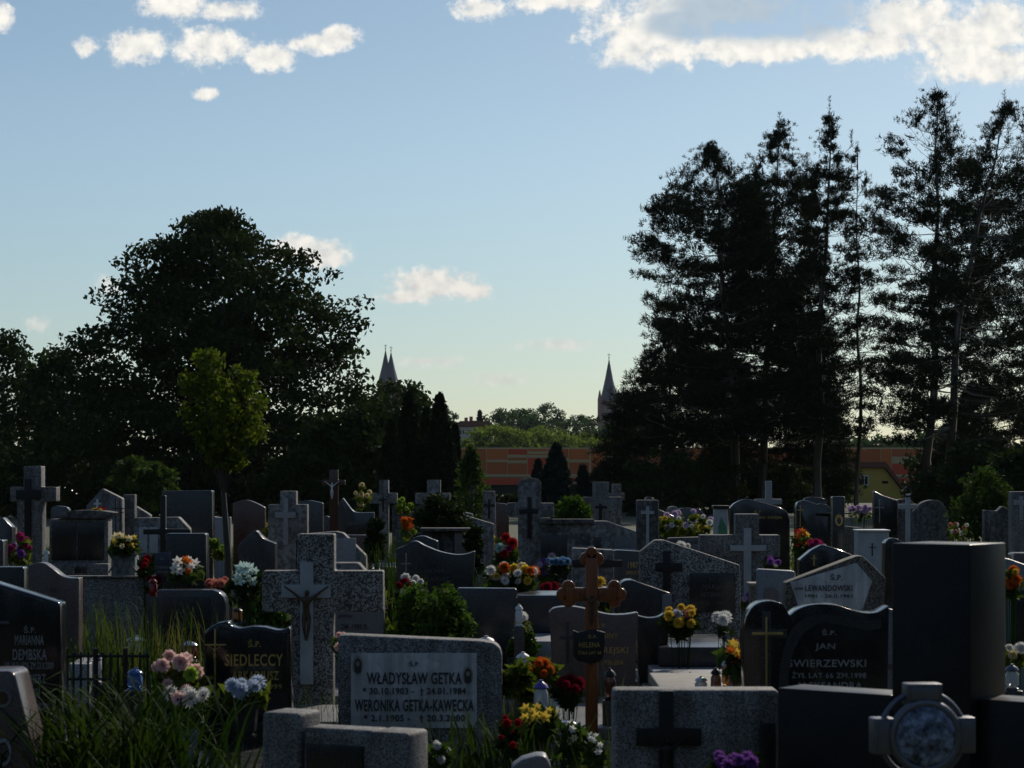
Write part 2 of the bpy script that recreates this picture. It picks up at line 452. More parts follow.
def needles(P, Dr, L, per, spread, g):
    """tufts: per needle-sprays round each tip P, pointing about Dr"""
    n = len(P)*per
    p = np.repeat(P, per, 0); d = np.repeat(Dr, per, 0); l = np.repeat(L, per)[:, None]
    d = d + g.normal(size=(n, 3))*spread; d /= np.linalg.norm(d, axis=1)[:, None]
    p = p + g.normal(size=(n, 3))*l*.3
    w = np.cross(d, g.normal(size=(n, 3))); w /= np.linalg.norm(w, axis=1)[:, None]+1e-9
    l = l*(.6+.7*g.random((n, 1)))
    w = w*l*.1
    V = np.stack([p-w, p+w, p+d*l], 1).reshape(-1, 3)
    return V

def pine(name, label, base_px, D, top_px, top_py, prof_px, seed, nb=120, tuft=.25, trunk_r=.2, bare=0, per=16, mat='needle', zlow=.2, base_y=None, dead=0, group=None, step_=.3, bend=0):
    """Scots pine: leaning trunk, uneven whorls of upswept branches that carry tufts of needles"""
    g = np.random.default_rng(seed)
    x0 = W(base_px, D); root = thing(name, label, 'pine', (x0, D, 0), 0, group)
    H = Zt(top_py, D); xt = W(top_px, D)-x0
    prof = sorted((Zt(py, D), W(a, D)-x0, W(b_, D)-x0) for py, a, b_ in prof_px)
    pz = [p[0] for p in prof]; pl = [p[1] for p in prof]; pr = [p[2] for p in prof]
    ax = lambda z: xt*((z/H)**1.4) + bend*math.sin(z/H*math.pi)
    wob = g.normal(size=9)*.09
    def axis(z):
        t = z/H*8; k = int(min(t, 7)); return Vector((ax(z) + wob[k]*(1-t+k)+wob[min(k+1,8)]*(t-k) if z < H*.95 else ax(z), .1*math.sin(z), z))
    tb = MB(); zs = np.linspace(0, H, 16)
    tb.tube([axis(z) for z in zs], [max(.018, trunk_r*(1-z/H)**.8*(1.25 if z < .1 else 1)) for z in zs], 8)
    TP = []; TD = []; TL = []
    for i in range(nb):
        z = H*(zlow + (1-zlow)*((i+g.random())/nb)**.9) * .995
        z = min(H*.99, round(z/.62)*.62 + g.normal()*.07)
        th = g.uniform(0, 2*math.pi); c_, s_ = math.cos(th), math.sin(th)
        a = axis(z)
        zz = min(z + .2, H)
        hl = np.interp(zz, pz, pl); hr = np.interp(zz, pz, pr)
        reach = (hr - a.x) if c_ > 0 else (a.x - hl)
        rad = abs(reach)*abs(c_) + (abs(hr-hl)/2)*abs(s_)
        rad = max(.25, rad*g.uniform(.62, 1.05))
        up = rad*(.1 + .5*(z/H)**3 + g.normal()*.1)
        sag = -.1*rad*(1-z/H)
        pts = []
        kink = g.normal(size=3)*.12*rad
        for t in (0, .25, .5, .75, 1):
            pts.append(a + Vector((c_*rad*t + kink[0]*math.sin(t*2.6)*.5, s_*rad*t + kink[1]*math.sin(t*2.6)*.5, sag*math.sin(t*math.pi) + up*t*t + kink[2]*.4*math.sin(t*2))))
        for q_ in pts:       # keep every branch inside the outline its tree has at that height
            zq = min(q_.z+.25, H); l_ = np.interp(zq, pz, pl); r_ = np.interp(zq, pz, pr); w_ = max(.12, (r_-l_)/2-.3); c0 = (l_+r_)/2
            q_.x = min(max(q_.x, c0-w_), c0+w_); q_.y = min(max(q_.y, -w_*1.1), w_*1.1)
        br = max(.012, .05*trunk_r/.2*(1-z/H)**.6*min(1, rad/2))
        tb.tube(pts, [br, br*.8, br*.6, br*.4, br*.15], 4, False)
        if g.random() < dead*(1.3 - z/H*.6): continue
        # side twigs that end in rounded pads of needle tufts
        nt_ = int(1.6 + rad/step_*.62)
        for k in range(nt_):
            t = 1 - g.random()**1.3*(.68 if rad > .8 else .9)
            q = t*4; j = min(int(q), 3); p0 = pts[j].lerp(pts[j+1], q-j)
            e_ = g.normal(size=3); d = (pts[4]-pts[0]).normalized() + Vector((e_[0]*.6, e_[1]*.6, e_[2]*.14+.14))
            d.normalize(); l = g.uniform(.2, .62)*min(1, rad*.6+.3)
            p1 = p0 + d*l
            tb.tube([p0, p1], [br*.25+.004, .004], 3, False)
            for q_ in range(6 if z < H*.84 else 3):
                TP.append(p1 + Vector((g.normal()*.33, g.normal()*.33, g.normal()*.06+.05))*min(1, rad*.4+.12)); TD.append(d*.6 + Vector((g.normal()*.5, g.normal()*.5, .5))); TL.append(tuft*g.uniform(.6, 1.0)*(1 if z < H*.84 else .62))
        for q_ in range(3): TP.append(pts[4].lerp(pts[3], .12*q_)); TD.append((pts[4]-pts[3]).normalized()*.5 + Vector((0,0,.8))); TL.append(tuft*.9)
    if not bare:
        for sx_ in range(4):       # upright leading shoots
            b0 = axis(H*(.985-.035*sx_)) + Vector((g.normal()*.28*sx_, g.normal()*.2*sx_, 0)); hh_ = g.uniform(.5, 1.0)*(1.1-.15*sx_)
            tb.tube([axis(H*(.95-.04*sx_)), b0, b0+Vector((g.normal()*.05, 0, hh_))], [.02, .015, .006], 4, False)
            for k in range(7): TP.append(b0 + Vector((0, 0, hh_*k/6))); TD.append(Vector((g.normal()*.35, g.normal()*.35, 1))); TL.append(tuft*.5)
    else:
        for k in range(bare):
            z = H*g.uniform(.8, 1); a = axis(z); d = Vector((g.normal(), g.normal(), .7+g.random())).normalized()
            e = a + d*g.uniform(.5, 1.5); tb.tube([a, a.lerp(e, .5)+Vector((0,0,-.05)), e], [.022, .016, .007], 4, False)
            for q in range(3):
                s0 = a.lerp(e, g.uniform(.3, .95)); tb.tube([s0, s0+Vector((g.normal()*.2, g.normal()*.2, .25+g.random()*.3))], [.011, .005], 3, False)
    tb.build('trunk', M['pinebark'], root, True)
    V = needles(np.array([tuple(p) for p in TP]), np.array([tuple(p) for p in TD]), np.array(TL), per, .75, g)
    link('crown', arr_mesh('crown', V, np.arange(len(V)).reshape(-1, 3)), root, M[mat])
    return root

# ---- the trees of the picture
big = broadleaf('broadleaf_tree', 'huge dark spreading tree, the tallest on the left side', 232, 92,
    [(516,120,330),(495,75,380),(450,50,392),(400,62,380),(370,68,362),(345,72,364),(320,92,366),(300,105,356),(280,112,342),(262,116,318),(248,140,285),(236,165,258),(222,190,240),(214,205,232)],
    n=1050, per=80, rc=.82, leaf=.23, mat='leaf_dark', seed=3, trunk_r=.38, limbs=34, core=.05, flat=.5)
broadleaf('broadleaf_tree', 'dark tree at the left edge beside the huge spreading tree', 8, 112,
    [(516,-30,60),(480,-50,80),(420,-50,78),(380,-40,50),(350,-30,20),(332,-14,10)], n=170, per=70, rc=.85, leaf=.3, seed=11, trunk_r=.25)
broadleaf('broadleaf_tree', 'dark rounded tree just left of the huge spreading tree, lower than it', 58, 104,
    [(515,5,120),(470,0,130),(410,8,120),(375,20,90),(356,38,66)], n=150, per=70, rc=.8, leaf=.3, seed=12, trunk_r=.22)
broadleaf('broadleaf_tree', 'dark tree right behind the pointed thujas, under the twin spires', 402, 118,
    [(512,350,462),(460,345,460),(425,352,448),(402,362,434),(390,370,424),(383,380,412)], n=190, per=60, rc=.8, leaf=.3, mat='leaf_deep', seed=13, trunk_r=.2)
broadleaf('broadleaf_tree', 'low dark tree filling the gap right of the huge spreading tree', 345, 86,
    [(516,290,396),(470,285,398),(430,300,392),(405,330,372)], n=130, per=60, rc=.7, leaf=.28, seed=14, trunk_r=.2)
broadleaf('young_tree', 'young round headed tree with yellow green leaves on a thin bare trunk', 230, 18,
    [(466,222,234),(452,206,248),(438,184,262),(426,193,269),(410,179,265),(398,189,267),(382,183,252),(370,197,249),(360,197,224),(352,206,213)],
    n=105, per=56, rc=.09, leaf=.05, mat='leaf_bright', seed=21, trunk_r=.034, limbs=22, core=.05, flat=.9, trunk_top=.84, bark='palebark', lmin=.72)
broadleaf('bush', 'rounded green bush behind the left stones, under the huge tree', 145, 66,
    [(508,118,178),(492,108,182),(475,112,176),(462,125,160),(455,134,150)], n=70, per=60, rc=.3, leaf=.16, mat='leaf_mid', seed=22, trunk_r=.05, cat='bush', trunk_top=.5)
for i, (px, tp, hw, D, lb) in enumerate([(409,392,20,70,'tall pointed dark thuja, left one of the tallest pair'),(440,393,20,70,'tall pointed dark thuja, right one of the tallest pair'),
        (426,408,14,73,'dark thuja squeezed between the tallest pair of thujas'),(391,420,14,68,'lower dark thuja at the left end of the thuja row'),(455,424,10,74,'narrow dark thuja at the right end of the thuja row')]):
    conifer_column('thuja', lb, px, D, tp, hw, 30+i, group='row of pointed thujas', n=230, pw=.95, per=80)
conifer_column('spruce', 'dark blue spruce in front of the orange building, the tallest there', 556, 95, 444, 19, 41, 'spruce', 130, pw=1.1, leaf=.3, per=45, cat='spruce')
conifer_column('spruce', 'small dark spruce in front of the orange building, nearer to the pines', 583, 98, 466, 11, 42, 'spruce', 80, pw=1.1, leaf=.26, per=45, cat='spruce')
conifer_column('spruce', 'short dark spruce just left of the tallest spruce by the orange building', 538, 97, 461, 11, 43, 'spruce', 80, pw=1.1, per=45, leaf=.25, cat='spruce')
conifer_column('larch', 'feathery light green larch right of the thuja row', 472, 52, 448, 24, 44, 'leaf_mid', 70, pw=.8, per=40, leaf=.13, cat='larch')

DP = 100
pine('pine', 'broad dark pine at the left of the pine group, reaching low to the ground', 738, DP, 712, 150,
     [(520,590,860),(480,606,850),(450,618,850),(420,630,845),(395,642,835),(370,655,825),(330,660,810),(300,655,800),(275,634,790),(255,632,780),(230,640,765),(200,668,755),(170,688,738),(150,705,718)], 51, nb=235, trunk_r=.24, per=16)
pine('pine', 'pine with two lifted tips, second in the pine group', 762, DP+3, 780, 130,
     [(500,690,830),(440,690,840),(380,700,830),(330,712,822),(280,725,815),(230,738,812),(190,745,806),(160,752,798),(130,772,790)], 52, nb=190, trunk_r=.22, per=16)
pine('pine', 'slender straight pine with a narrow spire top in the middle of the pines', 818, DP-2, 829, 116,
     [(500,770,880),(430,765,880),(380,772,872),(320,782,862),(270,792,858),(230,800,855),(190,806,852),(160,812,846),(116,825,834)], 53, nb=150, trunk_r=.2, per=13)
pine('pine', 'thin half dead pine with bare branches between the two pine clumps', 858, DP+2, 857, 152,
     [(480,815,900),(400,818,905),(340,822,900),(280,828,896),(220,834,888),(180,838,872),(152,848,864)], 54, nb=95, trunk_r=.11, per=11, dead=.62, step_=.6)
pine('pine', 'tall open pine with a bare twiggy top at the right', 932, DP-4, 938, 96,
     [(500,880,990),(440,876,985),(390,880,985),(340,884,990),(290,884,990),(240,882,985),(200,880,975),(160,884,968),(125,900,958),(96,930,944)], 55, nb=150, trunk_r=.22, per=13, bare=14, dead=.12)
pine('pine', 'pine with a trunk leaning right, partly cut off by the right edge', 950, DP-8, 1006, 108,
     [(500,900,1060),(440,896,1064),(390,904,1070),(340,915,1076),(290,930,1078),(240,945,1074),(200,958,1070),(160,972,1060),(130,985,1040),(108,1000,1014)], 56, nb=160, trunk_r=.22, per=13, bend=-.5, dead=.1)
pine('pine', 'pine on the right edge behind the leaning one', 1040, DP+10, 1044, 120,
     [(500,960,1120),(400,950,1130),(300,960,1120),(220,975,1110),(160,1000,1090),(120,1038,1050)], 57, nb=140, trunk_r=.22, per=13, dead=.1)
pine('pine', 'short bushy pine under the broad one, left of its trunk', 672, DP+6, 668, 330,
     [(515,597,760),(470,602,760),(430,609,742),(400,620,725),(380,634,715),(360,646,700),(330,660,676)], 58, nb=170, trunk_r=.15, per=16, zlow=.04)
pine('pine', 'low dark pine filling the foot of the pine group', 792, DP+12, 780, 372,
     [(515,700,850),(470,705,848),(430,722,842),(395,750,830),(372,785,800)], 59, nb=140, trunk_r=.15, per=16, zlow=.04)
pine('pine', 'low dark pine at the foot of the right hand pines', 985, DP+14, 985, 392,
     [(515,925,1050),(480,930,1060),(440,940,1050),(410,955,1020),(392,980,992)], 60, nb=110, trunk_r=.15, per=15, zlow=.04)
for i, (px, D, py, hw, mt, lb) in enumerate([(662,96,452,46,'leaf_dark','dark shrub left of the broad pine trunk'),(712,100,458,40,'leaf_dark','dark shrub at the broad pine trunk'),(780,104,466,36,'leaf_dark','dark shrub between the pine trunks'),
        (975,84,446,34,'leaf_dark','loose dull green shrub below the right hand pines'),(1015,66,450,30,'leaf_dark','dark shrub at the right edge behind the last stone'),
        (18,90,440,44,'leaf_dark','dark shrub at the left edge behind the tall stone cross'),(80,96,446,44,'leaf_dark','dark shrub below the left trees, right of the tall stone cross'),
        (300,84,452,44,'leaf_dark','dark shrub behind the brown crucifix'),(940,86,470,22,'leaf_dark','dark shrub at the foot of the leaning pine')]):
    broadleaf('shrub', lb, px, D, [(518,px-hw,px+hw),((py+518)/2,px-hw*1.05,px+hw*1.05),(py+12,px-hw*.7,px+hw*.7),(py,px-hw*.3,px+hw*.3)], n=90, per=55, rc=.45, leaf=.2,
              mat=mt, seed=70+i, trunk_r=.06, cat='shrub', limbs=8, trunk_top=.5)


def hedge(label, px0, px1, D, top, seed, mat='leaf_dark', n=260):
    x0 = W((px0+px1)/2, D); root = thing('hedge', label, 'hedge', (x0, D, 0)); g = np.random.default_rng(seed)
    hw = (px1-px0)/2/F*D; h = Zt(top, D); cs = np.stack([g.uniform(-hw, hw, n), g.uniform(-.6, .6, n), h*(.05+.9*g.random(n)**.8)], 1)
    cs[:, 2] *= 1+.12*np.sin(cs[:, 0]*.7+seed)
    link('crown', leaf_cloud('crown', cs, h*.28+.2, 60, .3, seed, .8), root, M[mat])
    mb = MB()
    for k in range(9):
        x = -hw+(k+.5)*hw*2/9; mb.tube([(x,0,0),(x+.1,0,h*.5),(x-.05,0,h*.85)], [.06,.04,.015], 5)
    mb.build('stems', M['bark'], root)
hedge('long dark hedge below the left trees', -60, 400, 124, 452, 401, n=420)
hedge('low dark hedge added at the foot of the orange building', 436, 640, 106, 497, 402, n=200)  # hedge added to cover the pale lit ground with a dark strip
hedge('dark hedge behind the feet of the pines', 596, 842, 128, 468, 403, n=300)
hedge('dark hedge at the right edge behind the pines', 915, 1100, 128, 455, 404, n=240)

# ---- trees added out of view to dim the skylight and darken stone reflections
wood = broadleaf('added_shade_tree', 'big leafy tree added out of view behind and beside the viewpoint to darken reflections', 512, 60, [(510,300,724),(440,240,784),(330,230,794),(200,270,754),(90,340,684),(30,440,584)], n=330, per=55, rc=1.1, leaf=.5, mat='leaf_dark', seed=90, trunk_r=.4, limbs=10, core=.1, group='added trees behind and beside the viewpoint')
for i, (x, y, s_) in enumerate([(-60,-22,1.0),(-46,-32,1.1),(-33,-37,1.0),(-20,-38,1.1),(-7,-40,1.05),(6,-38,1.1),(19,-39,1.0),(32,-36,1.1),(45,-32,1.05),(58,-24,1.0),(44,12,1.0),(52,24,1.05),(60,36,1.0),(48,0,1.0),(56,-12,1.0),(70,48,1.1),(-44,10,1.0),(-48,24,1.05),(-44,38,1.0),(-42,52,1.05)]):
    if i == 0: wood.location = (x, y, 0); wood.scale = (s_,)*3
    else: copy_tree(wood, (x, y, 0), i*1.3, s_, wood['label'])

def added_hedge_wall(label, xa, ya, xb, yb, h, seed, n=420):  # unseen hedges, added so the black stones mirror something dark
    L_ = math.hypot(xb-xa, yb-ya); root = thing('hedge', label, 'hedge', ((xa+xb)/2, (ya+yb)/2, 0), math.atan2(yb-ya, xb-xa)); g = np.random.default_rng(seed)
    cs = np.stack([g.uniform(-L_/2, L_/2, n), g.uniform(-.8, .8, n), h*(.03+.92*g.random(n))], 1)
    link('crown', leaf_cloud('crown', cs, 1.15, 60, .4, seed, .8), root, M['leaf_dark'])
    mb = MB()
    for k in range(12):
        x = -L_/2+(k+.5)*L_/12; mb.tube([(x,0,0),(x+.1,0,h*.5),(x-.05,0,h*.85)], [.08,.05,.02], 5)
    mb.build('stems', M['bark'], root)
added_hedge_wall('tall hedge added out of view on the left to darken reflections', -30, -30, -34, 62, 4.5, 411, 620)
added_hedge_wall('tall hedge added out of view on the right to darken reflections', 33, -30, 37, 50, 4.5, 412, 560)
added_hedge_wall('tall hedge added behind the viewpoint to darken reflections', -30, -31, 33, -31, 4.5, 413, 480)

# ---- haze
mh, nth, bh = newmat('air'); nth.nodes.remove(bh)
vp = nd(nth, 'ShaderNodeVolumePrincipled'); vp.inputs['Color'].default_value = (.85, .92, 1, 1); vp.inputs['Density'].default_value = .00005; vp.inputs['Anisotropy'].default_value = 0
nth.links.new(vp.outputs[0], nth.nodes['Material Output'].inputs['Volume'])
mb = MB(); mb.box(-4500, 4500, -500, 7500, -1, 95); hz = tag(mb.build('haze', mh), kind='stuff')

# ---- beyond the cemetery: trees, house, shop, churches
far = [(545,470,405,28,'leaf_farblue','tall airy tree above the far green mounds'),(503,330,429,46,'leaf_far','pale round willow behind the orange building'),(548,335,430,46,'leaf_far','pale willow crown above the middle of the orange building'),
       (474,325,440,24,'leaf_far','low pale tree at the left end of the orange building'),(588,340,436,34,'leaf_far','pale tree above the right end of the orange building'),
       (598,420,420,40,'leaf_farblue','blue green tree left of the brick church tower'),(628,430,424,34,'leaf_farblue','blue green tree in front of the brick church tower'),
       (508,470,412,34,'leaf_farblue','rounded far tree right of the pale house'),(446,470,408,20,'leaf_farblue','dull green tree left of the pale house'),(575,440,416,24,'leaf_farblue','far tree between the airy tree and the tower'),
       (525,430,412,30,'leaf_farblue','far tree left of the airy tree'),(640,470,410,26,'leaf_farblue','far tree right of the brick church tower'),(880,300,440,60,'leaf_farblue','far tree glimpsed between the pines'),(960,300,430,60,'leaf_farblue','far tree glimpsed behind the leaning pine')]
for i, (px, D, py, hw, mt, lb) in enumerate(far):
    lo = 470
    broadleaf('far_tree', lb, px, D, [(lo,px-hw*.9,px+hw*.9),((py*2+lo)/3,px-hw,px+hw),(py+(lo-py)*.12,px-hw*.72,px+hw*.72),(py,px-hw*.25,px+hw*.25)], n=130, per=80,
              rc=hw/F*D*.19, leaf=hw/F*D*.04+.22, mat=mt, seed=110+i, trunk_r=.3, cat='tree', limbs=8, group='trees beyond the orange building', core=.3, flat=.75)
conifer_column('far_spruce', 'pointed spruce beside the chimney of the pale house', 480, 440, 408, 6, 131, 'spruce', 60, pw=.9, leaf=.9, cat='spruce')

def facade(root, D, rects, name, mat, y0, th):
    mb = MB()
    for (a, b_, t, bo) in rects:
        mb.box(W(a, D)-root.location.x, W(b_, D)-root.location.x, y0, y0+th, Zt(bo, D), Zt(t, D))
    return mb.build(name, mat, root)
D = 220
ob = thing('shop_building', 'long low orange shop building with cream stripes beyond the cemetery', 'building', (W(700, D), D, 0))
M['orange'] = plain('orange cladding', (.4,.095,.014), .6, var=.12); M['orange_red'] = plain('red orange cladding', (.38,.036,.006), .6, var=.12)
M['orange_brown'] = plain('brownish orange cladding', (.31,.072,.011), .6, var=.12)
M['cream'] = plain('cream cladding', (.36,.27,.15), .6, var=.1); M['shopshade'] = plain('shop front in painted shade', (.008,.009,.01), .5, .2)
bx = ob.location.x
mb = MB(); mb.box(W(455,D)-bx, W(985,D)-bx, 0, 22, 0, Zt(447.5,D)); mb.build('wall', M['cream'], ob)
for (a, b_, t, bo, mt) in [(461,486,449,474,'orange_brown'),(487,507,449,459.5,'orange'),(487,507,462.5,474,'orange_brown'),(508,527,449,454.5,'orange_red'),(508,527,463.5,474,'orange_brown'),(508,527,458,460.2,'orange_brown'),
        (528,547,458,474,'orange_red'),(528,547,449,451.2,'orange'),(528,547,453.4,455.2,'orange'),(892,930,449,456.5,'orange_brown'),(881,891,449,474,'orange'),(548,568,449,458,'orange_brown'),(548,568,462,474,'orange'),(569,589,449,459.5,'orange'),(569,589,462.5,474,'orange_brown'),(591,606,449,476,'orange'),
        (620,660,449,474,'orange_brown'),(662,700,449,474,'orange'),(702,740,449,474,'orange_brown'),(742,800,449,474,'orange'),(802,880,449,474,'orange_brown'),(892,930,464,475,'orange_red'),(932,980,449,474,'orange')]:
    facade(ob, D, [(a, b_, t, bo)], 'cladding_panel', M[mt], -.06, .1)
for r_ in [(487,507,460,462,),(508,527,455.5,457.5),(508,527,460.5,463),(528,547,451.5,454),(528,547,455,457.5),(548,568,458.5,461.5),(569,589,460,462),(892,930,457,463),(892,930,476,480)]:
    facade(ob, D, [r_], 'stripe', M['cream'], -.1, .13)
facade(ob, D, [(455,985,474.6,476.8)], 'cornice', M['cream'], -.3, .3)
facade(ob, D, [(475,985,478.2,484.6)], 'fascia', M['orange_red'], -1.4, .5)
facade(ob, D, [(478,984,485,494)], 'shaded_front', M['shopshade'], -.16, .14)  # near-black colour stands in for the shade along the wall foot
# yellow house between the pines
D = 150
yh = thing('house', 'yellow house with a pitched roof seen between the pine trunks', 'house', (W(870, D), D, 0)); hx = yh.location.x
M['yellow'] = plain('yellow render', (.42,.3,.07), .8, var=.1); M['rooftile'] = plain('dark red roof', (.12,.045,.03), .7); M['pane'] = plain('dark window glass', (.02,.022,.025), .1)
mb = MB(); mb.prism([(W(828,D)-hx,0),(W(906,D)-hx,0),(W(906,D)-hx,Zt(496,D)),(W(884,D)-hx,Zt(468,D)),(W(828,D)-hx,Zt(468,D))], 0, 8); mb.build('wall', M['yellow'], yh)
mb = MB(); mb.prism([(W(824,D)-hx,Zt(467.6,D)),(W(884.5,D)-hx,Zt(467.6,D)),(W(909,D)-hx,Zt(498,D)),(W(911,D)-hx,Zt(497,D)),(W(885,D)-hx,Zt(462,D)),(W(824,D)-hx,Zt(462,D))], -.4, 8.4); mb.build('roof', M['rooftile'], yh)
w_ = MB(); w_.box(W(860,D)-hx, W(868.5,D)-hx, -.05, .05, Zt(485,D), Zt(475.5,D)); wf = w_.build('window', M['white'], yh)
w_ = MB(); w_.box(W(861,D)-hx, W(864,D)-hx, -.07, -.04, Zt(484.3,D), Zt(476.3,D)); w_.box(W(864.8,D)-hx, W(867.6,D)-hx, -.07, -.04, Zt(484.3,D), Zt(476.3,D)); w_.build('pane', M['pane'], wf)
w_ = MB(); w_.box(W(882,D)-hx, W(888,D)-hx, -.05, .05, Zt(483.5,D), Zt(481,D)); w_.build('vent', M['pane'], yh)
# pale house far left of the shop
D = 345
ph = thing('house', 'pale house with red brick chimneys above the left end of the orange building', 'house', (W(472, D), D, 0)); hx = ph.location.x
M['palewall'] = plain('pale render', (.42,.37,.36), .8, var=.1); M['brick'] = plain('red brick', (.32,.12,.08), .8); M['pinkwall'] = plain('pinkish render', (.42,.28,.25), .8, var=.1)
mb = MB(); mb.box(W(456,D)-hx, W(474,D)-hx, 0, 9, 0, Zt(427,D)); mb.build('wall', M['palewall'], ph)
mb = MB(); mb.box(W(474.2,D)-hx, W(493,D)-hx, 1, 9, 0, Zt(426,D)); mb.build('annex_wall', M['pinkwall'], ph)
mb = MB(); mb.prism([(W(454,D)-hx,Zt(427,D)),(W(494,D)-hx,Zt(425.8,D)),(W(488,D)-hx,Zt(421,D)),(W(460,D)-hx,Zt(421,D))], -.3, 9); rf = mb.build('roof', M['rooftile'], ph)
for a, t in ((464,417),(469,416),(473,420)):
    mb = MB(); mb.box(W(a,D)-hx, W(a+3.4,D)-hx, 3, 4, Zt(424,D), Zt(t,D)); mb.build('chimney', M['brick'], rf)
for k in range(6):
    mb = MB(); a = 457.5+k*2.7; mb.box(W(a,D)-hx, W(a+1.3,D)-hx, -.06, .05, Zt(434,D), Zt(430,D)); mb.build('window', M['pane'], ph)
# churches
M['slate'] = plain('slate spire', (.035,.04,.075), .6, var=.15); M['churchbrick'] = plain('pinkish church brick', (.17,.09,.11), .85, var=.15)
def spire(root, x, z0, z1, hw, mat, seg=8, cross=True):
    mb = MB(); mb.lathe([(hw*1.06, z0), (hw*.93, z0+(z1-z0)*.03), (hw*.45, z0+(z1-z0)*.5), (.12, z1)], seg, (x, 0, 0)); sp_ = mb.build('spire', mat, root)
    mb = MB(); mb.tube([(x,0,z1-.5),(x,0,z1+3.2)], .14, 5); mb.lathe([(.1,z1+.3),(.5,z1+.7),(.1,z1+1.1)], 8, (x,0,0)); mb.box(x-.8,x+.8,-.1,.1,z1+2.1,z1+2.4); mb.build('finial', M['slate'], sp_)
D = 1200
ch = thing('church', 'brick church tower with one slate spire at the left edge of the pines', 'church', (W(609, D), D, 0)); k = D/F
hw = 9.3*k
mb = MB(); mb.box(-hw*.96, hw*.96, -hw*.96, hw*.96, 0, Zt(402,D)); mb.build('tower', M['churchbrick'], ch)
mb = MB(); mb.box(-hw*1.08, hw*1.08, -hw*1.08, hw*1.08, Zt(402,D), Zt(400,D)); mb.build('cornice', M['churchbrick'], ch)
for s_ in (-1, 1):
    for q in (-1, 1):
        mb = MB(); mb.box(s_*hw-.9, s_*hw+.9, q*hw-.9, q*hw+.9, 0, Zt(399,D)); mb.lathe([(.9,0),(.05,5)], 6, (s_*hw, q*hw, Zt(399,D))); mb.build('corner_turret', M['churchbrick'], ch)
for a in (-.45, .2):
    mb = MB(); mb.prism([(a*hw*1.1,Zt(412,D)),(a*hw*1.1+.28*hw,Zt(412,D)),(a*hw*1.1+.28*hw,Zt(406,D)),(a*hw*1.1+.14*hw,Zt(404,D)),(a*hw*1.1,Zt(406,D))], -hw*.96-.2, -hw*.9); mb.build('belfry_window', M['pane'], ch)
mb = MB(); mb.prism([(hw*.8,0),(hw*3.6,0),(hw*3.6,Zt(426,D)),(hw*2.2,Zt(414,D)),(hw*.8,Zt(426,D))], 2, 60); mb.build('nave', M['churchbrick'], ch)
spire(ch, 0, Zt(400,D), Zt(359,D), hw*.98, M['slate'])
tw = thing('church', 'far church with twin slate spires above the trees on the left', 'church', (W(388, D), D, 0))
for px, tp in ((385.5,350),(391,352)):
    x = W(px, D)-tw.location.x; hw2 = 7.8*k
    mb = MB(); mb.box(x-hw2, x+hw2, -hw2+(px-385)*2, hw2+(px-385)*2, 0, Zt(382,D)); mb.build('tower', M['churchbrick'], tw)
    spire(tw, x, Zt(382,D), Zt(tp,D), hw2, M['slate'])
# ------------------------------------------------------------------ graves: helpers
def catrom(p, k=6):
    p = [Vector((a, b)) for a, b in p]
    if len(p) < 3: return [tuple(q) for q in p]
    out = []; q = [p[0]*2-p[1]] + p + [p[-1]*2-p[-2]]
    for i in range(1, len(q)-2):
        for j in range(k):
            t = j/k; a, b, c, d = q[i-1], q[i], q[i+1], q[i+2]
            out.append(tuple(.5*((2*b)+(c-a)*t+(2*a-5*b+4*c-d)*t*t+(3*b-a-3*c+d)*t**3)))
    out.append(tuple(p[-1])); return out

_txt = {}
def text_mesh(s, bold=.012):
    cu = bpy.data.curves.new('letters', 'FONT'); cu.body = s; cu.extrude = .02; cu.offset = bold; cu.resolution_u = 3
    cu.space_character = 1.08
    o = bpy.data.objects.new('letters', cu); C.objects.link(o)
    dg = bpy.context.evaluated_depsgraph_get()
    me = bpy.data.meshes.new_from_object(o.evaluated_get(dg), depsgraph=dg)
    bpy.data.objects.remove(o); bpy.data.curves.remove(cu); me.materials.clear()
    return me

def figure_mesh():
    """a crucified figure as one skinned body; z 0 (feet) to 1 (hands), front towards -y"""
    P = [((0,0,.47),.055),((0,-.03,.6),.058),((0,-.02,.72),.072),((0,-.03,.8),.03),((.02,-.06,.87),.052),((.025,-.06,.92),.045),
         ((-.11,0,.76),.038),((-.24,0,.87),.027),((-.38,.0,.97),.02),((-.41,0,.99),.016),((.11,0,.76),.038),((.24,0,.87),.027),((.38,0,.97),.02),((.41,0,.99),.016),
         ((-.05,0,.42),.055),((-.04,-.06,.24),.038),((-.015,-.01,.05),.024),((-.01,-.05,.0),.02),((.05,0,.42),.055),((.05,-.06,.24),.038),((.015,-.01,.05),.024),((.015,-.05,.0),.02)]
    E = [(0,1),(1,2),(2,3),(3,4),(4,5),(2,6),(6,7),(7,8),(8,9),(2,10),(10,11),(11,12),(12,13),(0,14),(14,15),(15,16),(16,17),(0,18),(18,19),(19,20),(20,21)]
    me = bpy.data.meshes.new('figure'); me.from_pydata([p for p, r in P], E, [])
    o = bpy.data.objects.new('figure', me); C.objects.link(o)
    md = o.modifiers.new('skin', 'SKIN'); md.use_smooth_shade = True
    for i, (p, r) in enumerate(P): me.skin_vertices[0].data[i].radius = (r, r*.8)
    me.skin_vertices[0].data[0].use_root = True
    o.modifiers.new('sub', 'SUBSURF').levels = 1
    dg = bpy.context.evaluated_depsgraph_get()
    m2 = bpy.data.meshes.new_from_object(o.evaluated_get(dg), depsgraph=dg)
    bpy.data.objects.remove(o); return m2
FIG = figure_mesh()
_fig = {}
GR = []; BEDS = []
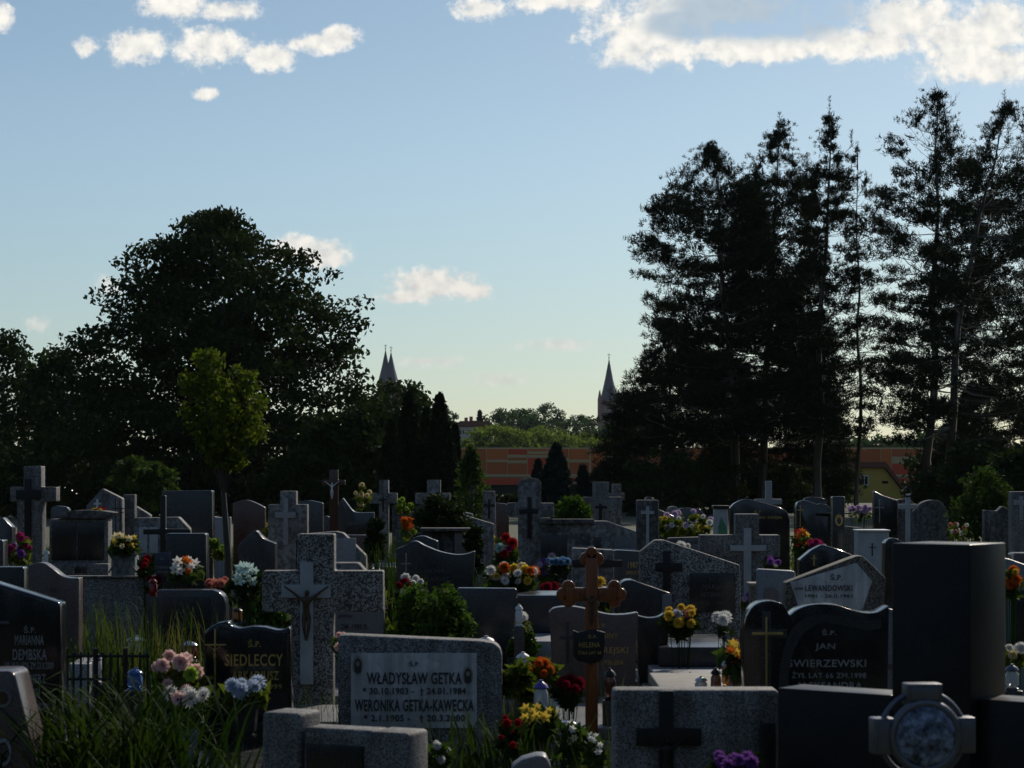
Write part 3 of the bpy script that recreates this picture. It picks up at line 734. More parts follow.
class Grave:
    def __init__(s, name, label, D, px, yaw=0, cat='gravestone', group=None, bed=True, plinth=True, pm='concrete'):
        s.D = D; s.px = px; s.k = D/F; s.cy = math.cos(R(yaw)); s.bed = bed; s.pl = plinth; s.pm = pm
        s.root = thing(name, label, cat, (W(px, D), D, 0), R(yaw), group)
        s.x0 = 1e9; s.x1 = -1e9; s.th = .14; s.yaw = yaw; GR.append(s)
    def L(s, px, py): return ((px-s.px)*s.k/s.cy, Zt(py, s.D))
    def ext(s, xs): s.x0 = min(s.x0, min(xs)); s.x1 = max(s.x1, max(xs))
    def poly(s, name, pts, mat, y0=0, th=.14, bev=.009, parent=None):
        mb = MB(); mb.prism([s.L(*p) for p in pts], y0, y0+th)
        return mb.build(name, M[mat] if isinstance(mat, str) else mat, parent or s.root, bev=bev)
    def zpx(s, z): return HZ + (CAMZ-z)/s.k
    def stone(s, top, mat, th=.14, curve=False, bl=None, br=None, bz=.13, name='headstone', y0=0, main=True, bev=.016):
        t = catrom(top) if curve else list(top)
        bl = top[0][0] if bl is None else bl; br = top[-1][0] if br is None else br
        pts = [(bl, s.zpx(bz))] + t + [(br, s.zpx(bz))]
        if main: s.ext([p[0] for p in pts]); s.th = max(s.th, th+y0)
        return s.poly(name, pts, mat, y0, th, bev)
    def cross(s, a, b_, ty, l, r, y0, y1, mat, th=.14, bz=.13, name='stone_cross', a2=None, b2=None):
        a2 = a if a2 is None else a2; b2 = b_ if b2 is None else b2; zb = s.zpx(bz)
        s.ext([a2, b2]); s.th = max(s.th, th)
        return s.poly(name, [(a2, zb),(a2, y1),(l, y1),(l, y0),(a, y0),(a, ty),(b_, ty),(b_, y0),(r, y0),(r, y1),(b2, y1),(b2, zb)], mat, 0, th)
    def orn(s, a, b_, ty, by, l, r, y0, y1, mat, y=0, d=.02, name='cross_ornament', parent=None, bev=.002):
        return s.poly(name, [(a, by),(a, y1),(l, y1),(l, y0),(a, y0),(a, ty),(b_, ty),(b_, y0),(r, y0),(r, y1),(b_, y1),(b_, by)], mat, y-d, d-.003 if d > .01 else d, bev, parent)
    def plate(s, px0, px1, py0, py1, mat, y=0, d=.015, name='plaque', parent=None, bev=.003):
        return s.poly(name, [(px0, py1),(px0, py0),(px1, py0),(px1, py1)], mat, y-d, d+.002, bev, parent)
    def text(s, t, px0, px1, py0, py1, mat='gold', y=0, parent=None, bold=.012):
        me = text_mesh(t, bold); n = len(me.vertices)
        co = np.empty(n*3, np.float32); me.vertices.foreach_get('co', co); co = co.reshape(-1, 3)
        mn = co.min(0); mx = co.max(0); x0, z1 = s.L(px0, py0); x1, z0 = s.L(px1, py1)
        nw = np.empty_like(co)
        nw[:, 0] = x0 + (co[:, 0]-mn[0])/(mx[0]-mn[0])*(x1-x0)
        nw[:, 2] = z0 + (co[:, 1]-mn[1])/(mx[1]-mn[1])*(z1-z0)
        nw[:, 1] = y - .0035 - (co[:, 2]-mn[2])/(mx[2]-mn[2])*.002
        me.vertices.foreach_set('co', nw.ravel()); me.update()
        return link('inscription', me, parent or s.root, M[mat])
    def lines(s, L, mat='gold', y=0, parent=None, bold=.012):
        for (t, a, b_, c, d) in L: s.text(t, a, b_, c, d, mat, y, parent, bold)
    def figure(s, px, ty, by, mat, y=0, parent=None):
        if mat not in _fig:
            m2 = FIG.copy(); m2.materials.clear(); m2.materials.append(M[mat]); _fig[mat] = m2
        o = bpy.data.objects.new('crucified_figure', _fig[mat]); C.objects.link(o); o.parent = parent or s.root
        x, z = s.L(px, by); x, zt = s.L(px, ty); h = zt-z
        o.location = (x, y-.035*h, z); o.scale = (h, h*.8, h); return o
    def local_box(s, name, px0, px1, z0, z1, mat, y0, y1, bev=.008, parent=None):
        mb = MB(); mb.box((px0-s.px)*s.k/s.cy, (px1-s.px)*s.k/s.cy, y0, y1, z0, z1)
        return mb.build(name, M[mat], parent or s.root, bev=bev)

def grave(label, D, top, mat, name='gravestone', yaw=0, curve=False, th=.14, bl=None, br=None, bz=.13, bed=True, group=None, pm='concrete', plinth=True):
    g = Grave(name, label, D, (top[0][0]+top[-1][0])/2, yaw, 'gravestone', group, bed, plinth, pm)
    g.stone(top, mat, th, curve, bl, br, bz); return g
def crossgrave(label, D, a, b_, ty, l, r, y0, y1, mat, th=.16, bz=.13, yaw=0, bed=True, pm='concrete', a2=None, b2=None, plinth=True):
    g = Grave('grave_cross', label, D, (a+b_)/2, yaw, 'grave cross', None, bed, plinth, pm)
    g.cross(a, b_, ty, l, r, y0, y1, mat, th, bz, a2=a2, b2=b2); return g

def finish_graves():
    for s in GR:
        w = (s.x1-s.x0)*s.k/s.cy
        if w <= 0: continue
        a = (s.x0-s.px)*s.k/s.cy; b_ = (s.x1-s.px)*s.k/s.cy
        if s.pl:
            mb = MB(); mb.box(a-.06, b_+.06, -.07, s.th+.06, 0, .14); mb.build('plinth', M[s.pm], s.root, bev=.008)
        if not s.bed: continue
        X0 = s.root.location.x+a-.1; X1 = s.root.location.x+b_+.1
        near = 0
        for g in GR:
            if g is s or g.x1 < g.x0: continue
            if g.D < s.D-.2:
                ga = g.root.location.x+(g.x0-g.px)*g.k-.12; gb = g.root.location.x+(g.x1-g.px)*g.k+.12
                if ga < X1 and gb > X0: near = max(near, g.D+g.th+.1)
        ln = min(1.9, s.D-near-.12)
        if ln < .55: continue
        wb = max(w, .62); ca = (a+b_)/2
        mb = MB(); mb.box(ca-wb/2-.04, ca+wb/2+.04, -ln, -.075, 0, .2); k = mb.build('kerb', M[s.pm], s.root, bev=.01)
        mb = MB(); mb.box(ca-wb/2+.02, ca+wb/2-.02, -ln+.05, -.1, .202, .27); mb.build('grave_slab', M['midgrey' if s.pm == 'concrete' else 'darkgrey'], s.root, bev=.01)
        BEDS.append((s.root.location.x+ca-wb/2, s.root.location.x+ca+wb/2, s.D-ln, s.D-.08, .27))
def support(x, y):
    z = 0
    for (a, b_, c, d, h) in BEDS:
        if a-.05 <= x <= b_+.05 and c-.05 <= y <= d+.05: z = max(z, h)
    return z

# ------------------------------------------------------------------ flowers: helpers
_bl = {}
def blossom(kind, col, eye=None):
    """flower head of unit diameter, facing up and towards the viewer"""
    key = (kind, col, eye)
    if key in _bl: return _bl[key]
    g = random.Random(sum(map(ord, kind)) % 97 + len(_bl)); V = []; Fc = []; mi = []
    def petal(d, up, L_, wd, off=0, m=0):
        d = Vector(d).normalized(); s_ = d.cross(Vector(up)); s_ = s_.normalized() if s_.length > 1e-4 else Vector((1,0,0))
        n_ = s_.cross(d); b0 = d*off; n = len(V)
        V.extend([b0-s_*wd*.25, b0+s_*wd*.25, b0+d*L_*.6+s_*wd*.5+n_*.06, b0+d*L_+n_*.02, b0+d*L_*.6-s_*wd*.5+n_*.06]); Fc.append((n,n+1,n+2,n+3,n+4)); mi.append(m)
    if kind == 'rose':
        for ring, (cnt, el, L_, wd, off) in enumerate([(5,2.6,.42,.3,.03),(6,1.15,.46,.4,.06),(7,.5,.5,.48,.08),(8,.02,.5,.5,.06),(7,-.6,.42,.44,.05)]):
            for i in range(cnt):
                t = 6.2832*(i+.37*ring+.1*g.random())/cnt; petal((math.cos(t), math.sin(t), el+g.uniform(-.1,.1)), (0,0,1), L_, wd, off)
    elif kind == 'mum':
        cnt = 70
        for i in range(cnt):
            z = 1-1.55*(i+.5)/cnt; r_ = math.sqrt(max(0, 1-z*z)); t = i*2.39996
            d = Vector((r_*math.cos(t), r_*math.sin(t), z)); d += Vector((g.uniform(-.15,.15),)*3)
            petal(d, (0,0,1) if abs(z) < .9 else (0,1,0), .5, .15, .08)
    else:
        np_ = {'daisy': 14, 'lily': 6, 'tulip': 6}[kind]; el = {'daisy': .25, 'lily': .6, 'tulip': 2.2}[kind]
        for ring in range(2 if kind == 'daisy' else 1):
            for i in range(np_):
                t = 2*math.pi*(i+.5*ring)/np_; d = (math.cos(t), math.sin(t), el+.3*ring+g.uniform(-.08,.08)); petal(d, (0,0,1), .52, .17 if kind == 'daisy' else .26, .04)
        for i in range(8):
            t = i*.785; petal((math.cos(t), math.sin(t), 1.4), (0,0,1), .16, .12, .02, 1)
    me = bpy.data.meshes.new('blossom'); me.from_pydata([tuple(v) for v in V], [], Fc)
    me.materials.append(M[col]); me.materials.append(M[eye or 'p_yellow']); me.polygons.foreach_set('material_index', mi)
    _bl[key] = me; return me

def vase_mesh(kind, w, h):
    mb = MB(); r_ = w/2
    if kind == 'pot': mb.lathe([(r_*.72,0),(r_*.78,h*.05),(r_*.95,h*.85),(r_*1.05,h*.86),(r_*1.05,h),(r_*.9,h),(r_*.85,h*.9)], 16)
    elif kind == 'vase': mb.lathe([(r_*.8,0),(r_*.85,h*.06),(r_*.45,h*.14),(r_*.6,h*.3),(r_*.8,h*.6),(r_*.78,h*.85),(r_,h*.97),(r_,h),(r_*.85,h)], 16)
    elif kind == 'square':
        mb.box(-r_*.8, r_*.8, -r_*.8, r_*.8, 0, h*.06); mb.box(-r_*.62, r_*.62, -r_*.62, r_*.62, h*.06, h*.16); mb.prism([(-r_*.8,h*.16),(r_*.8,h*.16),(r_,h),(-r_,h)], -r_*.9, r_*.9)
    else:
        mb.prism([(-r_*.9,0),(r_*.9,0),(r_,h),(-r_,h)], -.1, .1)
    return mb.mesh('vase', True)

def flowers(label, D, reg, heads, hp, kind='mum', vase=None, leaf='leaf_mid', nl=10, zb=None, name='flower_bouquet', cat='flowers', group=None, seed=0, eye=None, lsize=.09, dep=.1, stems=True):
    """heads: list of (petal colour, number); hp: head size in px; reg: px0,px1,py0,py1 of the heads; vase: (kind, w px, h px, material)"""
    r = random.Random(seed*17+int(reg[0])); k = D/F; cx = (reg[0]+reg[1])/2; X = W(cx, D)
    zs = support(X, D) if zb is None else zb
    root = thing(name, label, cat, (X, D, zs), 0, group)
    z1 = Zt(reg[2], D)-zs; z0 = Zt(reg[3], D)-zs; hw = (reg[1]-reg[0])/2*k
    hs = hp*k; vz = 0
    if vase:
        vk, vw, vh, vm = vase; me = vase_mesh(vk, vw*k, vh*k); link(('pot' if vk in ('pot','trough') else 'vase'), me, root, M[vm]); vz = vh*k
    L_ = [c for c, n in heads for _ in range(n)]; r.shuffle(L_); tot = len(L_)
    pts = []
    for i, c in enumerate(L_):
        best = None
        for _ in range(12):
            t = r.uniform(0, 6.283); q = math.sqrt(r.random())*.96
            p = Vector((q*math.cos(t)*max(hw-hs*.4, .004), r.uniform(-dep, dep), (z0+z1)/2+q*math.sin(t)*max((z1-z0)/2-hs*.4, .004)))
            dmin = min([(p-o_).length for o_ in pts] or [1])
            if best is None or dmin > best[0]: best = (dmin, p)
        p = best[1]; pts.append(p)
        kd = kind if isinstance(kind, str) else kind[i % len(kind)]
        o = bpy.data.objects.new('blossom', blossom(kd, c, eye)); C.objects.link(o); o.parent = root; o.location = p
        s_ = hs*r.uniform(.68, 1.2); o.scale = (s_,)*3
        o.rotation_euler = (r.uniform(.75, 1.4), r.uniform(-.35, .35), r.uniform(-.6, .6))
    if stems:
        mb = MB()
        for p in pts:
            b0 = Vector((p.x*.25, p.y*.3, max(0, min(vz, p.z-.02)*.8))); mid = b0.lerp(p, .55)+Vector((p.x*.12, 0, .02))
            mb.tube([b0, mid, p-Vector((0,0,hs*.15))], .003, 3, False)
        mb.build('stems', M[leaf], root)
    if nl:
        cs = [(p.x*.9+r.uniform(-.5,.5)*hs, p.y+hs*.75, max(vz*.9+.01, p.z-hs*r.uniform(.3, 1.5))) for p in pts for _ in range(2)]
        link('foliage', leaf_cloud('foliage', cs, hs*.6, max(2, int(nl*.6)), lsize, seed+5, .8, .45), root, M[leaf])
    return root

def _shift(mb, dz): mb.v = [(x, y, z+dz) for x, y, z in mb.v]; return mb
def lantern(label, D, px, py0, py1, wpx, glass, cap, zb=None, group=None, square=False, capf=.28):
    k = D/F; X = W(px, D); z1 = Zt(py1, D); z0 = Zt(py0, D); h = z0-z1; r_ = wpx/2*k
    root = thing('grave_lantern', label, 'grave lantern', (X, D, z1 if zb is None else zb), 0, group)
    zz = support(X, D) if zb is None else zb
    root.location.z = zz
    off = max(0, z1-zz)
    if off > .03:
        mb = MB(); mb.box(-r_*1.25, r_*1.25, -r_*1.25, r_*1.25, 0, off); mb.build('stone_block', M['darkgrey'], root, bev=.004)
    else: off = 0
    seg = 4 if square else 14
    mb = MB(); mb.lathe([(r_*.9,0),(r_*.95,h*.06),(r_*.6,h*.1)], seg); _shift(mb, off+.001 if off else 0).build('base', M[cap], root, True)
    mb = MB(); mb.lathe([(r_*.6,h*.1),(r_,h*.2),(r_*.95,h*(1-capf-.12)),(r_*.7,h*(1-capf))], seg); _shift(mb, off+.001 if off else 0).build('glass', M[glass], root, True)
    mb = MB(); mb.lathe([(r_*.78,h*(1-capf)),(r_*1.02,h*(1-capf+.04)),(r_*.8,h*(1-capf*.5)),(r_*.25,h*.95),(r_*.25,h)], seg); _shift(mb, off+.001 if off else 0).build('cap', M[cap], root, True)
    return root
# ------------------------------------------------------------------ graves: nearest rows
# tapered stone at the lower left corner
g = grave('tapered brownish stone with a carved ring, cut off by the lower left corner', 9, [(-34,672),(10,671),(15,675)], 'brown', th=.26, bl=-60, br=58, bed=False)
def ring(g, px, py, rw, rh, mat, y=0, t=.012, name='carved_ring', parent=None, fill=None):
    x, z = g.L(px, py); mb = MB(); n = 28
    vs = []; fs = []
    for i in range(n):
        a = 6.2832*i/n
        for q, yy in ((1, y-t), (1, y+.004), (.72, y+.004), (.72, y-t)): vs.append((x+rw*g.k*q*math.cos(a), yy, z+rh*g.k*q*math.sin(a)))
    for i in range(n):
        j = (i+1) % n
        for q in range(4): fs.append((i*4+q, j*4+q, j*4+(q+1) % 4, i*4+(q+1) % 4))
    mb.add(vs, fs); o = mb.build(name, M[mat], parent or g.root, True)
    return o
def disc(g, px, py, rw, rh, mat, y=0, t=.008, name='oval_plate', parent=None):
    x, z = g.L(px, py); mb = MB(); mb.prism([(x+rw*g.k*math.cos(6.2832*i/26), z+rh*g.k*math.sin(6.2832*i/26)) for i in range(26)], y-t, y-.0005)
    return mb.build(name, M[mat], parent or g.root)
ring(g, 3, 698, 9, 9, 'midgrey'); disc(g, 3, 698, 4, 5, 'bronze', name='carved_rose'); ring(g, 4, 752, 8, 14, 'palegrey')

g = grave('tall glossy black stone with a slanted top and silver lettering at the left edge', 10.5, [(-18,579),(18,590),(60,603)], 'black', th=.16, br=62, bz=.4, pm='darkgrey', bed=False)
g.local_box('pedestal', -20, 72, .145, .4, 'darkgrey', -.05, .2)
g.local_box('step', -24, 50, .0, .3, 'midgrey', -.3, -.08); g.local_box('step', -24, 46, .305, .36, 'palegrey', -.26, -.09)
g.lines([('Ś.P.',24,36,625,633),('MARIANNA',15,44,635,645),('DEMBSKA',13,47,649,660),('UR.18.III.1926 ZM.23.II.2009',5,54,662,669),('KAZIMIERZ',13,46,674,683),('ZYCH',21,40,688,699),('UR.1921 ZM.2.VIII.2003',8,51,703,709)], 'silver')
g.orn(-9,-6,600,650,-14,10,621,624,'pewter')

g = grave('plain black stone with a flat top behind the slanted black one at the left edge', 13, [(-20,567),(24,567)], 'black_matt', th=.13)
g = grave('brown stone with a wave shaped top, its right shoulder lower, behind the slanted black stone', 14, [(18,569),(32,564),(43,563),(53,569),(62,576),(70,578),(79,578)], 'brown', curve=True, th=.14, br=78)
g.text('Ś.P.', 50, 58, 587, 592, 'lead')

# low monument of two posts and a slab
g = Grave('low_monument', 'low pale terrazzo monument of two posts and a lettered slab at the bottom edge', 7.9, 346, -24, 'gravestone', None, False, True)
g.stone([(257,716),(297,716)], 'terrazzo_fine', .17, name='post')
g.stone([(373,729),(413,729)], 'terrazzo_fine', .17, name='post', y0=-.03)
g.stone([(298,730),(372,730)], 'terrazzo_fine', .13, name='headstone', y0=.02)
g.plate(303, 362, 746, 790, 'black_matt', .02, .012)
g.text('MACIEJEWSCY', 304, 368, 735, 742, 'silver', .02)

# stone with the white lettered panel
g = grave('wide grey terrazzo stone with a white lettered marble panel and two oval portraits', 12, [(338,636),(345,635),(480,641),(494,643),(500,648),(502,656)], 'terrazzo', th=.19, yaw=0, br=502)
pn = g.plate(351, 477, 653, 728, 'marble', 0, .014)
g.text('Ś.P.', 409, 420, 660, 666, 'lead', -.014, pn)
g.lines([('WŁADYSŁAW GETKA',367,462,672,684),('* 30.10.1903 -  † 24.01.1984',363,466,687,696),('WERONIKA GETKA-KAWECKA',355,474,699,711),('* 2.1.1905 -   † 20.3.2000',364,465,714,723)], 'lead', -.014, pn, .02)
for px, py in ((358,665),(468,675)):
    rg = ring(g, px, py, 5.2, 9.5, 'silver', -.014, .004, 'portrait_frame', pn)
    dp = disc(g, px, py, 4.6, 8.8, 'bronze', -.014, .003, 'portrait', pn)
    disc(g, px, py+4.5, 3.6, 3.6, 'lead', -.0175, .002, 'portrait_figure', pn); disc(g, px, py-1.5, 1.9, 2.6, 'stone_pale', -.0175, .002, 'portrait_face', pn)

# large terrazzo cross with a white cross and figure
g = crossgrave('large coarse terrazzo cross with a white cross and a bronze crucified figure on it', 13.5, 297, 334, 534, 262, 383, 571, 612, 'terrazzo_coarse', .17, a2=291, b2=333)
wc = g.orn(300.5, 313.5, 562, 684, 282, 331, 584.5, 597.5, 'stoneblue', 0, .03, 'white_cross')
g.figure(307, 585, 640, 'bronze', -.035, wc)
g = grave('grey lettered stone with a square top behind the right arm of the large terrazzo cross', 15, [(322,588),(384,587)], 'midgrey', th=.14)
g.lines([('JANINA',338,352,614,619),('ZM. 1985 R.',341,368,624,629)], 'lead')
g = grave('cast stone with a cut off right corner behind the large terrazzo cross', 17, [(318,563),(358,563),(372,578)], 'concrete', th=.24)

# black stone with the gold cross
g = grave('black stone with gold lettering and a gold cross behind the vase of pale blue flowers', 11.5, [(204,633),(210,627),(218,623),(228,621),(232,627),(240,628.5),(252,626.5),(264,627),(276,630),(284,630),(289,626),(290.5,630)], 'black', curve=False, th=.15, br=291, bz=.38, pm='darkgrey')
g.local_box('pedestal', 202, 294, .145, .38, 'black_matt', -.08, .2)
g.orn(214.2,216,629,692,205,226,644,645.6,'gold',0,.006); g.figure(215, 645, 662, 'gold', -.006)
g.lines([('Ś.P.',248,261,639,647),('SIEDLECCY',225,283,654,666),('ARKADIUSZ',232,279,671,680),('1935 - 1999',240,282,684,689)], 'gold')
g = grave('low dark stone with a rounded right corner and black inset panel, below the white lilies', 15.5, [(157,590),(212,590),(219,592),(224,597),(226,604)], 'darkgrey', th=.2)
pn = g.plate(163, 210, 597, 650, 'black_matt'); g.lines([('Ś.P.',182,190,604,608),('ZOFIA',175,198,612,618),('1912 - 1987',172,202,624,628)], 'faint', -.015, pn)
g = grave('plain black rectangular stone with a thin engraved cross beside the round green bush', 16, [(457,588),(517,588.5)], 'darkgrey', th=.13)
g.orn(465.6,466.6,600,638,460,472,614,615,'silver',0,.003)
g.lines([('Ś.P.',488,494,608,612),('ANDRZEJ',479,500,618,624),('KOWALIŃSKI',470,511,628,634)], 'faint')

# wooden cross and the stones behind it
g = Grave('wooden_cross', 'varnished brown wooden cross with trefoil ends and a black shield', 12, 592, 0, 'grave cross', None, False, False)
mb = MB(); k = g.k
def px2(*ps): return [g.L(*p) for p in ps]
mb.prism(px2((585.5,800),(585.5,558),(598,558),(598,800)), 0, .06)
mb.prism(px2((566,587.5),(585.4,588),(585.4,601.5),(566,602)), .002, .058); mb.prism(px2((598.1,588),(617,587.5),(617,602),(598.1,601.5)), .002, .058)
w1 = mb.build('wooden_beams', M['wood'], g.root, bev=.006)
for (cx, cy) in ((563,594.5),(568.5,587),(568.5,601),(620,594.5),(614.5,587),(614.5,601),(591.7,553.5),(586,559),(597.5,559)):
    x, z = g.L(cx, cy); mb = MB(); r_ = 6.6*k
    mb.prism([(x+r_*math.cos(.2618*i), z+r_*math.sin(.2618*i)) for i in range(24)], .004, .056); mb.build('trefoil_lobe', M['wood'], g.root, bev=.008)
g.figure(591.7, 592, 625, 'bronze', -.004)
sh = g.poly('shield', [(573,630),(578,632),(592,629),(605,632),(604,655),(600,661),(592,663),(592,666),(590,663),(578,661),(573,655)], 'iron', -.018, .014, .002)
g.lines([('Ś.P.',588,597,634,638),('HELENA',579,600,642,647),('ŻYŁA LAT 68',578,601,650,654)], 'gold', -.018, sh)
g = grave('dull brown stone with a flowing top and gold lettering right behind the wooden cross', 14, [(549,612),(555,608),(570,606.5),(582,608),(596,611.5),(610,614.5),(625,614.5),(638,612.5)], 'brown', curve=True, th=.14, bl=556, br=634)
g.orn(566,569,622,663,560,576,636,639,'lead',0,.006)
g.lines([('Ś.P.',596,606,622,628),('JANINY',594,618,633,640),('OREJSKI',596,628,647,655),('1938-2004',603,623,660,665)], 'gold')
g = grave('dark stone with a hollowed top at the right edge of the dull brown lettered stone', 14.5, [(636,615),(643,617),(650,618),(658,617),(664,614),(670,612)], 'black_matt', curve=True, th=.14, bl=640, br=664)
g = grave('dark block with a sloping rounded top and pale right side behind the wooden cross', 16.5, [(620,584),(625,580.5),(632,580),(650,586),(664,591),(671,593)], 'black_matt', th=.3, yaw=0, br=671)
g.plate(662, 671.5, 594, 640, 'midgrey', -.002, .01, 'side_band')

# lower right: terrazzo slab and black monument
g = grave('pale fine terrazzo slab with a dark cross and figure at the bottom edge', 8, [(613,690),(779,690)], 'terrazzo_fine', th=.15, bed=False)
dc = g.orn(659, 673, 690.5, 800, 636, 701, 728, 745, 'iron', 0, .02, 'dark_cross'); g.figure(666, 733, 790, 'iron', -.022, dc)
g.plate(759, 776, 723, 800, 'black_matt', 0, .008, 'inset_panel')
g = Grave('black_monument', 'massive glossy black monument with a tall square pillar between two low wings', 7.35, 940, -36.5, 'gravestone', None, False, False)
g.root.location = (W(970, 7.2), 7.2, 0)       # the corner of the pillar that stands nearest
mb = MB(); mb.box(-.282, 0, 0, .282, 0, 1.432); p_ = mb.build('pillar', M['black_dull'], g.root, bev=.005)
mb = MB(); mb.box(-.722, -.285, .004, .18, 0, .922); mb.build('wing', M['black_dull'], g.root, bev=.005)
mb = MB(); mb.box(.003, .5, .06, .24, 0, .922); mb.build('wing', M['black_dull'], g.root, bev=.005)
# lantern with cross shaped metal head
D = 6.2; k = D/F
lt = thing('metal_lantern', 'pewter grave lantern with a cross shaped head and a round domed glass', 'grave lantern', (W(922, D), D, 0), R(6))
zc = Zt(735, D)
mb = MB(); w_ = 17*k; r_ = 53*k
for (x0, x1, z0, z1) in ((-18,18,30,52),(-52,-30,-18,18),(30,52,-18,18),(-18,18,-54,-30)):
    mb.box(x0*k, x1*k, -.03, .03, zc+z0*k, zc+z1*k)
ar = mb.build('cross_arms', M['pewter'], lt, bev=.004)
for (x0, x1, z0, z1) in ((-14,14,36,48),(-48,-36,-14,14),(36,48,-14,14)):
    mb = MB(); mb.box(x0*k, x1*k, -.034, -.0305, zc+z0*k, zc+z1*k); mb.build('arm_relief', M['pewter'], ar, bev=.001)
def torus(cx, cz, R_, r_, mat, name, par, y=0, n=40, m_=8):
    mb = MB(); vs = []; fs = []
    for i in range(n):
        a = 6.2832*i/n
        for j in range(m_):
            b_ = 6.2832*j/m_; q = R_+r_*math.cos(b_); vs.append((cx+q*math.cos(a), y+r_*math.sin(b_), cz+q*math.sin(a)))
    for i in range(n):
        for j in range(m_): fs.append((i*m_+j, ((i+1) % n)*m_+j, ((i+1) % n)*m_+(j+1) % m_, i*m_+(j+1) % m_))
    mb.add(vs, fs); return mb.build(name, M[mat], par, True)
torus(0, zc, 43*k, 3*k, 'pewter', 'outer_ring', lt); torus(0, zc, 33*k, 4.5*k, 'pewter', 'glass_rim', lt, -.03)
mb = MB(); vs = []; fs = []; n = 30; rings = [(31*k*math.sin(t), -.034-10*k*math.cos(t)) for t in (1.57,1.3,1.0,.7,.35,.05)]
for r_, y_ in rings:
    for i in range(n): vs.append((r_*math.cos(6.2832*i/n), y_, zc+r_*math.sin(6.2832*i/n)))
for a in range(len(rings)-1):
    for i in range(n): fs.append((a*n+i, a*n+(i+1) % n, (a+1)*n+(i+1) % n, (a+1)*n+i))
fs.append(tuple((len(rings)-1)*n+i for i in range(n))); mb.add(vs, fs); 
M['domeglass'] = granite('mottled blue glass', (.1,.13,.2), .08, .9, 30)
mb.build('glass_dome', M['domeglass'], lt, True)
mb = MB(); mb.lathe([(30*k,-.12),(30*k,-.1),(24*k,-.06)], 20, (0,0,0)); mb.v = [(x, z+.09, zc+y) for x, y, z in mb.v]; mb.build('lamp_housing', M['pewter'], lt, True)
mb = MB(); mb.lathe([(.1,0),(.1,.03),(.04,.06),(.035,zc-54*k-.03),(.06,zc-54*k)], 14); mb.build('stem', M['pewter'], lt, True)

# the row behind the slab: black double shape, house shaped stone
g = grave('black stone in two lobes with a framed oval field and a thin gold cross', 10, [(743,640),(745,622),(751,609),(760,602.5),(771,601),(782,604),(787,610),(790,615),(797,610),(808,605.5),(822,604),(838,605.5),(852,610),(866,613),(878,612),(889,606)], 'black', curve=True, th=.16, bl=751, br=886, bz=.25, bed=False, pm='darkgrey')
fr = g.poly('frame', catrom([(778,700),(781,660),(790,632),(806,617.5),(824,614),(846,617),(866,621),(881,619)])+catrom([(881,628),(866,630),(846,626),(826,623),(812,627),(799,640),(790,664),(788,700)]), 'darkgrey', -.006, .009, 0)
g.orn(765.3,767.3,617,700,752,783,632,635,'gold',0,.006)
ln_ = g.orn(762,771,611,700,748,787,629,638,'darkgrey',0,.003,'cross_border')
g.lines([('Ś.P.',822,836,629,635),('JAN',815,835,643,651),('ŚWIERZEWSKI',786,866,657,667),('ŻYŁ LAT 66 ZM.1998',792,866,671,678),('ALEKSANDRA',796,862,682,689)], 'silver')
g = Grave('gravestone', 'house shaped brownish terrazzo stone with a pale lettered panel, tilted to the right', 15, 835, 0, 'gravestone', None, True, True)
g.ext([785, 886]); g.th = .2
g.poly('headstone', [(792,g.zpx(.13)),(785,595),(786,583),(857,556),(863,556),(886,578),(884,600),(872,g.zpx(.13))], 'terrazzo_brown', 0, .2)
pn = g.plate(0,0,1,1,'marble') if False else g.poly('panel', [(806,628),(790,582.5),(856,563),(872,581),(858,622),(850,640),(812,640)], 'marble', -.012, .014, .003)
g.lines([('Ś.P.',830,842,573,580),('JÓZEF',794,803,587,590),('LEWANDOWSKI',805,852,585,591),('1901 - 26.II.1961',805,852,594,597.5),('ANNA',834,848,606,610)], 'lead', -.012, pn)

# ------------------------------------------------------------------ middle rows
g = grave('wide pale terrazzo stone with a sloping top, inset black panel and black cross', 17, [(640,552),(655,540),(664,540),(740,565)], 'terrazzo_coarse', th=.17, bl=640, br=742)
pn = g.plate(690, 735, 573, 612, 'black_matt'); g.lines([('Ś.P.',709,716,577,581),('MARIA',702,722,584,589),('NOWAK',701,724,592,597),('1928 - 1989',700,725,601,605)], 'faint', -.015, pn)
g.orn(663,670,551,602,655,682,563,571,'iron',0,.02,'black_cross')
g = crossgrave('grey terrazzo cross with a paler cross on its face, right of the sloping pale stone', 19, 736, 759, 514, 700, 780, 535, 557, 'terrazzo', .2, a2=737, b2=764)
g.orn(743.5,751,528,600,730,766,545,551,'stoneblue',0,.03,'pale_cross')
g = grave('blue grey stone with a metal oval behind the gold cross lobe', 16, [(758,569),(795,571)], 'blueg', th=.14); ring(g, 771, 596, 8, 9, 'pewter')
disc(g, 771, 597, 4, 5, 'pewter'); 
g = grave('small tile roofed brown pillar under the right arm of the terrazzo cross', 18, [(751,585),(761,585)], 'terrazzo_brown', th=.2, bed=False)
g.local_box('cap', 749, 762, Zt(586,18), Zt(583,18), 'stone_pale', -.03, .23)
g = crossgrave('tall grey stone cross with a black cross on its face, before the orange building', 24, 518, 541, 482, 507, 554, 503, 517, 'concrete', .22)
g.poly('rounded_head', [(518.2,482),(521,479),(530,477.5),(538,479),(540.8,482)], 'concrete', .003, .21)
g.orn(527.5,531.5,497,538,519,538,509,513.5,'iron',0,.02,'black_cross')
g = grave('wide grey family monument with a black panel and a stepped right end', 24, [(540,521),(607,521),(641,533)], 'concrete', th=.2, bed=False)
g.local_box('cornice', 538, 594, Zt(524,24), Zt(519,24), 'concrete_dark', -.06, .1)
pn = g.plate(541, 567, 535, 582, 'black_matt'); g.text('RODZINA', 543, 566, 527, 533, 'lead')
